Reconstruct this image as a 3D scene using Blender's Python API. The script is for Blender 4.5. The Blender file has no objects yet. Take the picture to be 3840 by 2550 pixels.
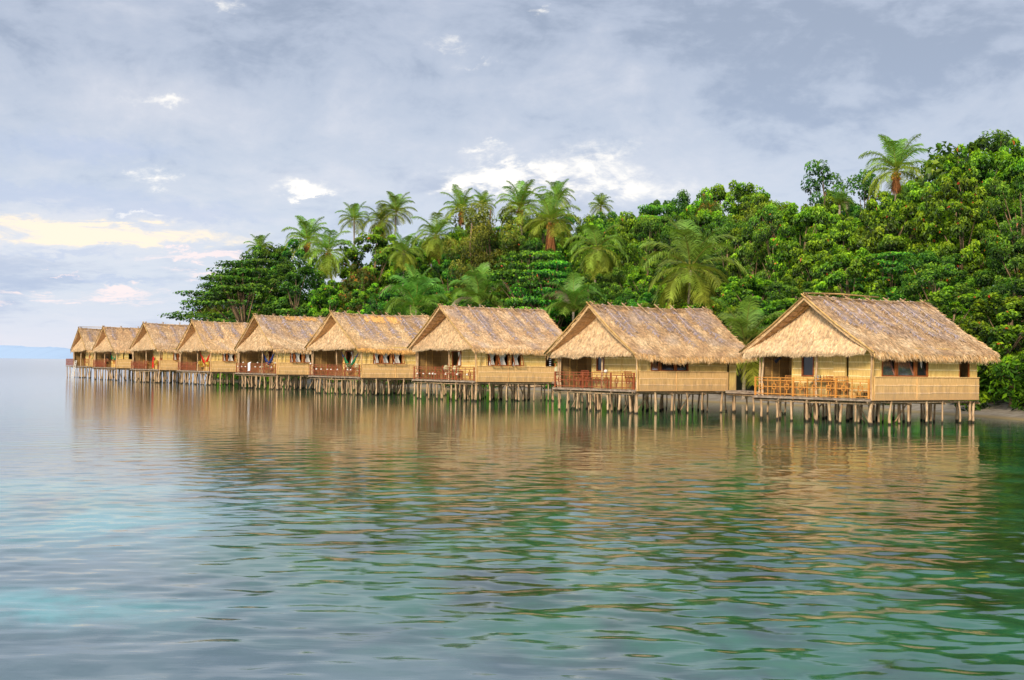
import bpy, math, random
import numpy as np
from math import sin, cos, tan, pi, radians, sqrt, exp, floor, atan2
from mathutils import Vector, Matrix
random.seed(7)
rng = np.random.default_rng(7)
SC = bpy.context.scene
COL = SC.collection

# ------------------------------------------------------------------ camera model
FPX, CH = 5333.0, 2.5                       # focal length in photo pixels, eye height
PITCH, ROLL = math.atan(90.5 / FPX), 0.0125
cF = (0, cos(PITCH), sin(PITCH)); cU0 = (0, -sin(PITCH), cos(PITCH))
cR = (cos(ROLL), sin(ROLL) * cU0[1], sin(ROLL) * cU0[2])
cU = (-sin(ROLL), cos(ROLL) * cU0[1], cos(ROLL) * cU0[2])

def ray(px, py):
    x = (px - 1920) / FPX; y = (1275 - py) / FPX
    return Vector([cF[i] + x * cR[i] + y * cU[i] for i in range(3)])
def ground(px, py, z=0.0):
    d = ray(px, py); t = (z - CH) / d.z
    return Vector((d.x * t, d.y * t, z))
def at(px, py, Y):
    d = ray(px, py); t = Y / d.y
    return Vector((d.x * t, Y, CH + d.z * t))
def proj(p):
    q = (p[0], p[1], p[2] - CH)
    w = sum(a * b for a, b in zip(q, cF))
    return (1920 + FPX * sum(a * b for a, b in zip(q, cR)) / w, 1275 - FPX * sum(a * b for a, b in zip(q, cU)) / w)

cam = bpy.data.cameras.new('camera')
cam.sensor_width = 36; cam.lens = FPX / 3840 * 36
cam.clip_start = 0.1; cam.clip_end = 60000
co = bpy.data.objects.new('camera', cam); COL.objects.link(co)
co.matrix_world = Matrix(((cR[0], cU[0], -cF[0], 0), (cR[1], cU[1], -cF[1], 0), (cR[2], cU[2], -cF[2], CH), (0, 0, 0, 1)))
SC.camera = co
SC.view_settings.view_transform = 'Standard'; SC.view_settings.look = 'None'
SC.view_settings.exposure = 0; SC.view_settings.gamma = 1
try:
    SC.cycles.use_denoising = True; SC.cycles.denoiser = 'OPENIMAGEDENOISE'
    SC.cycles.max_bounces = 6; SC.cycles.diffuse_bounces = 3; SC.cycles.glossy_bounces = 3
    SC.cycles.transparent_max_bounces = 6
except Exception: pass

# ------------------------------------------------------------------ node helpers
class NG:
    def __init__(s, tree): s.t = tree; s.n = tree.nodes; s.l = tree.links
    def node(s, ty, **k):
        nd = s.n.new(ty)
        for a, b in k.items(): setattr(nd, a, b)
        return nd
    def set(s, sock, v):
        if hasattr(v, 'is_linked') or isinstance(v, bpy.types.NodeSocket): s.l.new(v, sock)
        else: sock.default_value = v
    def m(s, op, a, b=None, c=None, clamp=False):
        nd = s.n.new('ShaderNodeMath'); nd.operation = op; nd.use_clamp = clamp
        s.set(nd.inputs[0], a)
        if b is not None: s.set(nd.inputs[1], b)
        if c is not None: s.set(nd.inputs[2], c)
        return nd.outputs[0]
    def mr(s, v, a, b, c=0.0, d=1.0, smooth=True):
        nd = s.n.new('ShaderNodeMapRange'); nd.interpolation_type = 'SMOOTHSTEP' if smooth else 'LINEAR'
        s.set(nd.inputs['Value'], v)
        for k, q in zip(('From Min', 'From Max', 'To Min', 'To Max'), (a, b, c, d)): s.set(nd.inputs[k], q)
        return nd.outputs['Result']
    def mix(s, f, a, b, mode='MIX'):
        nd = s.n.new('ShaderNodeMix'); nd.data_type = 'RGBA'; nd.blend_type = mode
        s.set(nd.inputs[0], f)
        for sk, v in ((nd.inputs[6], a), (nd.inputs[7], b)):
            if isinstance(v, bpy.types.NodeSocket): s.l.new(v, sk)
            else: sk.default_value = (*v, 1) if len(v) == 3 else v
        return nd.outputs[2]
    def noise(s, vec, scale, detail=3, rough=0.5, dist=0.0):
        nd = s.n.new('ShaderNodeTexNoise')
        if vec is not None: s.l.new(vec, nd.inputs['Vector'])
        nd.inputs['Scale'].default_value = scale; nd.inputs['Detail'].default_value = detail
        nd.inputs['Roughness'].default_value = rough; nd.inputs['Distortion'].default_value = dist
        return nd.outputs['Fac']
    def scale(s, vec, sc, off=(0, 0, 0)):
        nd = s.n.new('ShaderNodeMapping'); s.l.new(vec, nd.inputs['Vector'])
        nd.inputs['Scale'].default_value = sc; nd.inputs['Location'].default_value = off
        return nd.outputs[0]
    def comb(s, x, y, z):
        nd = s.n.new('ShaderNodeCombineXYZ')
        for i, v in enumerate((x, y, z)): s.set(nd.inputs[i], v)
        return nd.outputs[0]
    def sep(s, v):
        nd = s.n.new('ShaderNodeSeparateXYZ'); s.l.new(v, nd.inputs[0]); return nd.outputs

def new_mat(name):
    m = bpy.data.materials.new(name); m.use_nodes = True
    g = NG(m.node_tree); g.n.clear()
    out = g.node('ShaderNodeOutputMaterial'); b = g.node('ShaderNodeBsdfPrincipled')
    g.l.new(b.outputs[0], out.inputs[0])
    b.inputs['Roughness'].default_value = 0.75
    b.inputs['Specular IOR Level'].default_value = 0.25
    return m, g, b, out

def attr(g):
    nd = g.node('ShaderNodeAttribute', attribute_name='Col'); return nd.outputs['Color']
def wpos(g): return g.node('ShaderNodeNewGeometry').outputs['Position']
def opos(g): return g.node('ShaderNodeTexCoord').outputs['Object']

def mottled(name, c1, c2, scale=3.0, stretch=(1, 1, 1), rough=0.75, bump=0.3, use_attr=False, rand=0.0, spec=0.25, detail=5):
    m, g, b, out = new_mat(name)
    v = g.scale(opos(g), stretch)
    n = g.noise(v, scale, detail, 0.6)
    c = g.mix(g.mr(n, 0.35, 0.65), c1, c2)
    if use_attr: c = g.mix(1.0, c, attr(g), 'MULTIPLY')
    if rand:
        r = g.node('ShaderNodeObjectInfo').outputs['Random']
        hs = g.node('ShaderNodeHueSaturation'); g.l.new(c, hs.inputs['Color'])
        g.l.new(g.mr(r, 0, 1, 1 - rand, 1 + rand, False), hs.inputs['Value']); c = hs.outputs[0]
    g.l.new(c, b.inputs['Base Color'])
    b.inputs['Roughness'].default_value = rough; b.inputs['Specular IOR Level'].default_value = spec
    if bump:
        bp = g.node('ShaderNodeBump'); bp.inputs['Strength'].default_value = bump; bp.inputs['Distance'].default_value = 0.02
        g.l.new(n, bp.inputs['Height']); g.l.new(bp.outputs[0], b.inputs['Normal'])
    return m

M = {}
# thatch: vertex colour per strand times fine fibre noise
M['thatch'] = mottled('thatch', (1.12, 1.1, 1.06), (0.72, 0.70, 0.70), 6, (1, 1, 1), 0.85, 0, True, 0.0, 0.15)
M['pole'] = mottled('weathered_pole', (0.60, 0.43, 0.25), (0.30, 0.19, 0.10), 7, (1, 1, 0.18), 0.8, 0.5, False, 0.28)
M['plank'] = mottled('weathered_plank', (0.42, 0.33, 0.24), (0.24, 0.17, 0.12), 5, (0.3, 1, 1), 0.8, 0.3, False, 0.1)
M['bamboo_pole'] = mottled('bamboo_pole', (0.62, 0.40, 0.14), (0.44, 0.25, 0.08), 6, (1, 1, 0.3), 0.6, 0.2, False, 0.1)
M['honey_wood'] = mottled('honey_varnished_wood', (0.70, 0.31, 0.065), (0.55, 0.22, 0.04), 5, (1, 1, 1), 0.45, 0.1)
M['red_wood'] = mottled('red_brown_wood', (0.34, 0.095, 0.035), (0.24, 0.06, 0.025), 5, (1, 1, 1), 0.5, 0.1)
M['frame_wood'] = mottled('window_frame_wood', (0.34, 0.10, 0.022), (0.22, 0.06, 0.015), 6, (1, 1, 1), 0.45, 0.1)
M['chair_wood'] = mottled('cane_furniture', (0.50, 0.24, 0.06), (0.32, 0.13, 0.04), 7, (1, 1, 1), 0.6, 0.2)
M['dark'] = mottled('dark_interior', (0.012, 0.009, 0.007), (0.006, 0.005, 0.004), 3, (1, 1, 1), 0.9, 0)
M['curtain'] = mottled('cream_curtain', (0.80, 0.74, 0.62), (0.66, 0.60, 0.50), 9, (1, 1, 0.1), 0.9, 0.1)
M['cream'] = mottled('cream_cushion', (0.62, 0.58, 0.36), (0.52, 0.48, 0.28), 6, (1, 1, 1), 0.9, 0.1)
M['white'] = mottled('white_cloth', (0.85, 0.86, 0.88), (0.75, 0.76, 0.80), 6, (1, 1, 1), 0.9, 0.1)
M['shell'] = mottled('pale_shell', (0.85, 0.80, 0.72), (0.7, 0.62, 0.52), 20, (1, 1, 1), 0.6, 0.1)
M['green_cloth'] = mottled('green_hammock_cloth', (0.015, 0.22, 0.08), (0.03, 0.14, 0.07), 6, (1, 1, 1), 0.9, 0.1)
M['blue_cloth'] = mottled('blue_hammock_cloth', (0.03, 0.06, 0.22), (0.02, 0.03, 0.12), 6, (1, 1, 1), 0.9, 0.1)
M['red_cloth'] = mottled('red_cloth', (0.65, 0.025, 0.012), (0.45, 0.02, 0.012), 6, (1, 1, 1), 0.9, 0.1)
M['yellow_cloth'] = mottled('yellow_cloth', (0.68, 0.46, 0.06), (0.42, 0.40, 0.06), 9, (1, 1, 1), 0.9, 0.1)
M['skin'] = mottled('tanned_skin', (0.42, 0.20, 0.10), (0.34, 0.15, 0.075), 6, (1, 1, 1), 0.6, 0)
M['hair'] = mottled('dark_hair', (0.02, 0.014, 0.01), (0.01, 0.008, 0.006), 30, (1, 1, 1), 0.5, 0.1)
M['shorts'] = mottled('dark_shorts', (0.03, 0.03, 0.06), (0.02, 0.02, 0.04), 6, (1, 1, 1), 0.9, 0)
M['black'] = mottled('black_enamel', (0.012, 0.012, 0.02), (0.02, 0.02, 0.03), 4, (1, 1, 1), 0.4, 0)
M['bark'] = mottled('tree_bark', (0.30, 0.20, 0.11), (0.13, 0.085, 0.05), 4, (1, 1, 0.25), 0.85, 0.6, False, 0.2)
M['palm_bark'] = mottled('palm_bark', (0.36, 0.29, 0.21), (0.22, 0.17, 0.12), 3, (0.4, 0.4, 4), 0.85, 0.6, False, 0.1)
M['dead_frond'] = mottled('dry_brown_frond', (0.42, 0.17, 0.06), (0.26, 0.11, 0.045), 3, (1, 1, 1), 0.9, 0, True)
M['coconut'] = mottled('orange_coconut', (0.62, 0.22, 0.03), (0.45, 0.17, 0.03), 4, (1, 1, 1), 0.5, 0.1)
M['drift'] = mottled('driftwood', (0.50, 0.36, 0.22), (0.26, 0.16, 0.10), 4, (1, 1, 1), 0.85, 0.4)

# split bamboo wall weave: fine vertical strips with soft colour drift
def weave(name, ca, cb, cc):
    m, g, b, out = new_mat(name)
    o = g.sep(opos(g)); h = g.m('ADD', o[0], o[1])
    v1 = g.comb(g.m('MULTIPLY', h, 30.0), 0.0, g.m('MULTIPLY', o[2], 1.6))
    v2 = g.comb(g.m('MULTIPLY', h, 1.3), 0.0, g.m('MULTIPLY', o[2], 1.1))
    s = g.noise(v1, 1.0, 3, 0.7); d = g.noise(v2, 1.0, 3, 0.5)
    c = g.mix(g.mr(s, 0.41, 0.60), ca, cb); c = g.mix(g.mr(d, 0.4, 0.68, 0, 0.4), c, cc)
    w = g.m('FRACT', g.m('MULTIPLY', h, 11.0)); gap = g.m('LESS_THAN', w, 0.07)
    c = g.mix(g.m('MULTIPLY', gap, 0.45), c, (0.16, 0.09, 0.03))
    st = g.noise(g.comb(g.m('MULTIPLY', h, 2.6), 0.0, g.m('MULTIPLY', o[2], .5)), 1.0, 4, 0.65)
    low = g.mr(g.m('SUBTRACT', o[2], g.mr(st, .3, .7, -.25, .45)), 1.15, 1.75, 1, 0)
    c = g.mix(g.m('MULTIPLY', low, .38), c, (0.34, 0.21, 0.12))
    c = g.mix(g.m('MULTIPLY', g.mr(st, .56, .72), .45), c, (0.36, 0.24, 0.13))
    c = g.mix(1.0, c, attr(g), 'MULTIPLY'); c.node.clamp_result = True
    g.l.new(c, b.inputs['Base Color']); b.inputs['Roughness'].default_value = 0.6
    bp = g.node('ShaderNodeBump'); bp.inputs['Strength'].default_value = 0.25; bp.inputs['Distance'].default_value = 0.01
    g.l.new(s, bp.inputs['Height']); g.l.new(bp.outputs[0], b.inputs['Normal'])
    return m
M['wall'] = weave('split_bamboo_wall', (0.82, 0.60, 0.20), (0.56, 0.37, 0.10), (0.68, 0.42, 0.14))
M['panel'] = weave('split_bamboo_panel', (0.85, 0.54, 0.23), (0.62, 0.36, 0.12), (0.80, 0.48, 0.17))
M['wall_dark'] = weave('shaded_bamboo_wall', (0.34, 0.22, 0.08), (0.22, 0.13, 0.045), (0.26, 0.15, 0.07))  # bamboo wall with the shade of recess and room put into its colour

# window glass: dark pane with a strong reflection
m, g, b, out = new_mat('window_glass')
b.inputs['Base Color'].default_value = (0.55, 0.52, 0.50, 1); b.inputs['Metallic'].default_value = 0.9
b.inputs['Roughness'].default_value = 0.06; M['glass'] = m
m, g, b, out = new_mat('dark_glass')
b.inputs['Base Color'].default_value = (0.02, 0.02, 0.02, 1); b.inputs['Roughness'].default_value = 0.05
b.inputs['Specular IOR Level'].default_value = 0.6; M['dglass'] = m

def leaf_mat(name, trans=0.35, rough=0.45, val=0.15, hue=0.02):
    m, g, b, out = new_mat(name)
    c = attr(g); r = g.node('ShaderNodeObjectInfo').outputs['Random']
    n = g.noise(wpos(g), 0.35, 2, 0.5)
    hs = g.node('ShaderNodeHueSaturation'); g.l.new(c, hs.inputs['Color'])
    g.l.new(g.m('ADD', g.mr(r, 0, 1, 0.5 - hue, 0.5 + hue, False), g.mr(n, 0.3, 0.7, -0.012, 0.012)), hs.inputs['Hue'])
    g.l.new(g.m('MULTIPLY', g.mr(n, 0.3, 0.7, 0.75, 1.3), g.mr(r, 0, 1, 1 - val, 1 + val, False)), hs.inputs['Value'])
    c = hs.outputs[0]
    g.l.new(c, b.inputs['Base Color']); b.inputs['Roughness'].default_value = rough
    b.inputs['Specular IOR Level'].default_value = 0.3
    tr = g.node('ShaderNodeBsdfTranslucent'); g.l.new(g.mix(1.0, c, (1.5, 1.4, 0.6), 'MULTIPLY'), tr.inputs[0])
    ms = g.node('ShaderNodeMixShader'); ms.inputs[0].default_value = trans
    g.l.new(b.outputs[0], ms.inputs[1]); g.l.new(tr.outputs[0], ms.inputs[2]); g.l.new(ms.outputs[0], out.inputs[0])
    return m
M['leaf'] = leaf_mat('tree_leaf'); M['frond'] = leaf_mat('palm_frond', 0.3, 0.4, 0.1, 0.01)

# ------------------------------------------------------------------ mesh builder
class MB:
    """collects shapes; build() links them as ONE mesh object"""
    def __init__(s): s.v = []; s.f = []; s.c = []; s.n = 0
    def add(s, v, f, col=(1, 1, 1)):
        v = np.asarray(v, float).reshape(-1, 3); f = np.asarray(f, int)
        s.v.append(v)
        if f.shape[1] == 3: f = np.c_[f, np.full(len(f), -1 - s.n)]
        s.f.append(f + s.n); s.n += len(v)
        c = np.asarray(col, float)
        s.c.append(np.broadcast_to(c, (len(v), 3)) if c.ndim == 1 else c)
        return s
    def box(s, a, b, col=(1, 1, 1)):
        x0, y0, z0 = a; x1, y1, z1 = b
        v = [(x, y, z) for x in (x0, x1) for y in (y0, y1) for z in (z0, z1)]
        return s.add(v, [(0, 1, 3, 2), (4, 6, 7, 5), (0, 4, 5, 1), (2, 3, 7, 6), (0, 2, 6, 4), (1, 5, 7, 3)], col)
    def bar(s, p, q, w, h=None, col=(1, 1, 1)):
        p = Vector(p); q = Vector(q); d = (q - p).normalized(); h = h or w
        up = Vector((0, 0, 1)) if abs(d.z) < 0.95 else Vector((1, 0, 0))
        sd = d.cross(up).normalized(); up = sd.cross(d)
        v = [tuple(e + sd * (i * w / 2) + up * (j * h / 2)) for e in (p, q) for i in (-1, 1) for j in (-1, 1)]
        return s.add(v, [(0, 1, 3, 2), (4, 6, 7, 5), (0, 4, 5, 1), (2, 3, 7, 6), (0, 2, 6, 4), (1, 5, 7, 3)], col)
    def tube(s, pts, rad, sides=7, col=(1, 1, 1), caps=True):
        pts = [Vector(p) for p in pts]; n = len(pts)
        if not hasattr(rad, '__len__'): rad = [rad] * n
        V = []; ref = Vector((0.31, 0.93, 0.2)).normalized()
        for i, p in enumerate(pts):
            d = (pts[min(i + 1, n - 1)] - pts[max(i - 1, 0)]).normalized()
            a = d.cross(ref)
            if a.length < 0.1: a = d.cross(Vector((1, 0, 0)))
            a.normalize(); bb = d.cross(a)
            for k in range(sides):
                t = 2 * pi * k / sides
                V.append(tuple(p + (a * cos(t) + bb * sin(t)) * rad[i]))
        Fs = [(i * sides + k, i * sides + (k + 1) % sides, (i + 1) * sides + (k + 1) % sides, (i + 1) * sides + k) for i in range(n - 1) for k in range(sides)]
        s.add(V, Fs, col)
        if caps:
            for e, q in ((0, pts[0]), (n - 1, pts[-1])):
                b0 = s.n - n * sides if e == 0 else s.n - 1 - sides
                s.v.append(np.array([tuple(q)])); s.c.append(np.broadcast_to(np.asarray(col, float) if np.ndim(col) == 1 else np.asarray(col)[-1], (1, 3)))
                ids = [(s.n, b0 + k, b0 + (k + 1) % sides, -1) for k in range(sides)]
                s.f.append(np.array(ids)); s.n += 1
        return s
    def ball(s, c, r, col=(1, 1, 1), seg=8, rings=6):
        if not hasattr(r, '__len__'): r = (r, r, r)
        V = []
        for i in range(rings + 1):
            a = pi * i / rings
            for k in range(seg):
                t = 2 * pi * k / seg
                V.append((c[0] + r[0] * sin(a) * cos(t), c[1] + r[1] * sin(a) * sin(t), c[2] + r[2] * cos(a)))
        return s.add(V, [(i * seg + k, (i + 1) * seg + k, (i + 1) * seg + (k + 1) % seg, i * seg + (k + 1) % seg) for i in range(rings) for k in range(seg)], col)
    def blades(s, root, dirn, side, length, width, col, tip=0.35, sag=None):
        """n strands; sag (n,3) bends the outer half"""
        n = len(root); length = np.broadcast_to(length, (n,))[:, None]; width = np.broadcast_to(width, (n,))[:, None]
        dirn = dirn / np.linalg.norm(dirn, axis=1, keepdims=True); side = side / np.linalg.norm(side, axis=1, keepdims=True)
        mid = root + dirn * length * 0.55; end = root + dirn * length
        if sag is not None: end = end + sag
        a = side * width / 2
        V = np.stack([root - a, root + a, mid + a * 0.9, mid - a * 0.9, end + a * tip, end - a * tip], 1).reshape(-1, 3)
        i = np.arange(n)[:, None] * 6
        Fq = np.concatenate([i + [0, 1, 2, 3], i + [3, 2, 4, 5]], 0)
        return s.add(V, Fq, np.repeat(col, 6, 0) if np.ndim(col) == 2 else col)
    def leaves(s, pos, nrm, length, width, col):
        n = len(pos); nrm = nrm / (np.linalg.norm(nrm, axis=1, keepdims=True) + 1e-9)
        t = rng.normal(size=(n, 3)); t[:, 2] -= 0.5
        t -= nrm * np.sum(t * nrm, 1, keepdims=True); t /= np.linalg.norm(t, axis=1, keepdims=True) + 1e-9
        b = np.cross(nrm, t); L = np.broadcast_to(length, (n,))[:, None]; Wd = np.broadcast_to(width, (n,))[:, None]
        V = np.stack([pos - t * L * .5, pos + b * Wd * .5 + nrm * L * .08, pos + t * L * .5 - nrm * L * .12, pos - b * Wd * .5 + nrm * L * .08], 1).reshape(-1, 3)
        return s.add(V, np.arange(n)[:, None] * 4 + [0, 1, 2, 3], np.repeat(col, 4, 0))
    def mesh(s, name, smooth=False):
        V = np.concatenate(s.v); Fa = np.concatenate(s.f); C = np.concatenate(s.c)
        tri = Fa[:, 3] < 0
        tot = np.where(tri, 3, 4); start = np.concatenate([[0], np.cumsum(tot)[:-1]])
        loops = Fa.reshape(-1)[(np.c_[np.ones((len(Fa), 3), bool), ~tri]).reshape(-1)]
        me = bpy.data.meshes.new(name)
        me.vertices.add(len(V)); me.vertices.foreach_set('co', V.reshape(-1).astype(np.float32))
        me.loops.add(len(loops)); me.loops.foreach_set('vertex_index', loops.astype(np.int32))
        me.polygons.add(len(Fa)); me.polygons.foreach_set('loop_start', start.astype(np.int32))
        me.polygons.foreach_set('loop_total', tot.astype(np.int32))
        me.polygons.foreach_set('use_smooth', np.full(len(Fa), bool(smooth)))
        me.update(calc_edges=True)
        ca = me.color_attributes.new('Col', 'FLOAT_COLOR', 'POINT')
        ca.data.foreach_set('color', np.c_[C, np.ones(len(C))].reshape(-1).astype(np.float32))
        return me
    def build(s, name, mat, parent=None, loc=None, smooth=False):
        me = s.mesh(name, smooth); me.materials.append(mat)
        return put(name, me, parent, loc)

def put(name, me, parent=None, loc=None, rotz=0.0, scale=None):
    o = bpy.data.objects.new(name, me); COL.objects.link(o)
    if parent is not None: o.parent = parent
    if loc is not None: o.location = loc
    if rotz: o.rotation_euler = (0, 0, rotz)
    if scale is not None: o.scale = scale
    return o
def tag(o, label=None, cat=None, group=None, kind=None):
    if label: o['label'] = label
    if cat: o['category'] = cat
    if group: o['group'] = group
    if kind: o['kind'] = kind
    return o
def thing(name, label, cat, loc=(0, 0, 0), rotz=0.0, group=None):
    o = bpy.data.objects.new(name, None); o.empty_display_size = 0.3; COL.objects.link(o)
    o.location = loc; o.rotation_euler = (0, 0, rotz)
    return tag(o, label, cat, group)

# ------------------------------------------------------------------ stilt meshes shared by all huts and walkways
def stilt_mesh(k):
    r = random.Random(100 + k); b = MB(); pts = []; rad = []
    x = y = 0.0; kink = r.uniform(-0.09, 0.09); kink2 = r.uniform(-0.05, 0.05)
    for i in range(9):
        t = i / 8
        pts.append((kink * sin(t * pi * 1.2) + r.uniform(-.012, .012), kink2 * sin(t * pi * 1.9) + r.uniform(-.012, .012), 1.0 - t * 2.0))
        rad.append((0.056 + 0.022 * t) * r.uniform(0.88, 1.12) * (1.12 if i in (0,) else 1))
    cols = []
    for i in range(9):
        z = pts[i][2]
        wet = 0.16 if z < 0.03 else 1.0
        cols += [(wet, wet, wet)] * 7
    b.tube(pts, rad, 7, np.array(cols))
    me = b.mesh('stilt', True); me.materials.append(M['stilt']); return me
m, g, b, out = new_mat('stilt_wood')
o_ = wpos(g); s_ = g.sep(o_)
n1 = g.noise(g.scale(o_, (14, 14, 2.2)), 1.0, 4, 0.65); n2 = g.noise(g.scale(o_, (1.5, 1.5, 1.5)), 1.0, 2, 0.5)
rnd = g.node('ShaderNodeObjectInfo').outputs['Random']
c = g.mix(g.mr(n1, 0.35, 0.68), (0.64, 0.45, 0.26), (0.30, 0.18, 0.09))
c = g.mix(g.mr(rnd, 0.3, 1.0, 0.0, 0.55, False), c, (0.40, 0.24, 0.12))
wet = g.mr(g.m('ADD', s_[2], g.mr(n2, 0.3, 0.7, -0.05, 0.05)), 0.06, 0.16, 1.0, 0.0)
c = g.mix(wet, c, (0.035, 0.028, 0.018))
g.l.new(c, b.inputs['Base Color']); b.inputs['Roughness'].default_value = 0.8
bp = g.node('ShaderNodeBump'); bp.inputs['Strength'].default_value = 0.6; bp.inputs['Distance'].default_value = 0.015
g.l.new(n1, bp.inputs['Height']); g.l.new(bp.outputs[0], b.inputs['Normal'])
M['stilt'] = m
STILTS = [stilt_mesh(k) for k in range(10)]
def add_stilt(parent, x, y, top, thick=1.0, lean=0.0):
    me = random.choice(STILTS)
    o = put('stilt', me, parent, (x, y, 0.0), random.uniform(0, 6.28), (thick, thick, top))
    o.rotation_euler = (random.gauss(0, 0.02) + lean, random.gauss(0, 0.02), random.uniform(0, 6.28))
    return o
def add_brace(parent, p, q, r=0.035):
    b = MB(); mid = [(p[i] + q[i]) / 2 + random.uniform(-.04, .04) for i in range(3)]
    b.tube([p, mid, q], [r, r * 1.1, r * .9], 6); return b.build('brace', M['stilt'], parent, smooth=True)

# ------------------------------------------------------------------ huts
YAW = radians(36)
Gv = (-sin(YAW), cos(YAW)); Vv = (cos(YAW), sin(YAW))
def plane_hit(px, py, C, kind, val):
    d = ray(px, py); n = Gv if kind == 'u' else Vv
    t = (val + C[0] * n[0] + C[1] * n[1]) / (d.x * n[0] + d.y * n[1])
    P = (t * d.x - C[0], t * d.y - C[1])
    return (P[0] * Gv[0] + P[1] * Gv[1], P[0] * Vv[0] + P[1] * Vv[1], CH + t * d.z)
def long_x(px, C): return plane_hit(px, 1400, C, 'u', 0)[1]
def front_y(px, C, x=0.7): return plane_hit(px, 1400, C, 'v', x)[0]

TAN = TAN0 = np.array([0.82, 0.55, 0.285]); LIGHT = LIGHT0 = np.array([0.95, 0.71, 0.42]); BROWN = BROWN0 = np.array([0.52, 0.33, 0.19])
GREY = np.array([0.54, 0.44, 0.40]); ORNG = ORNG0 = np.array([0.82, 0.47, 0.16])

def vnoise(x, y, seed):
    r = np.random.default_rng(seed); out = np.zeros_like(x)
    for k in range(7):
        a = r.uniform(0, 6.28); fq = r.uniform(0.6, 3.2); out += np.sin(x * fq * cos(a) + y * fq * sin(a) + r.uniform(0, 6.28)) / 3.2
    return out

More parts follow.
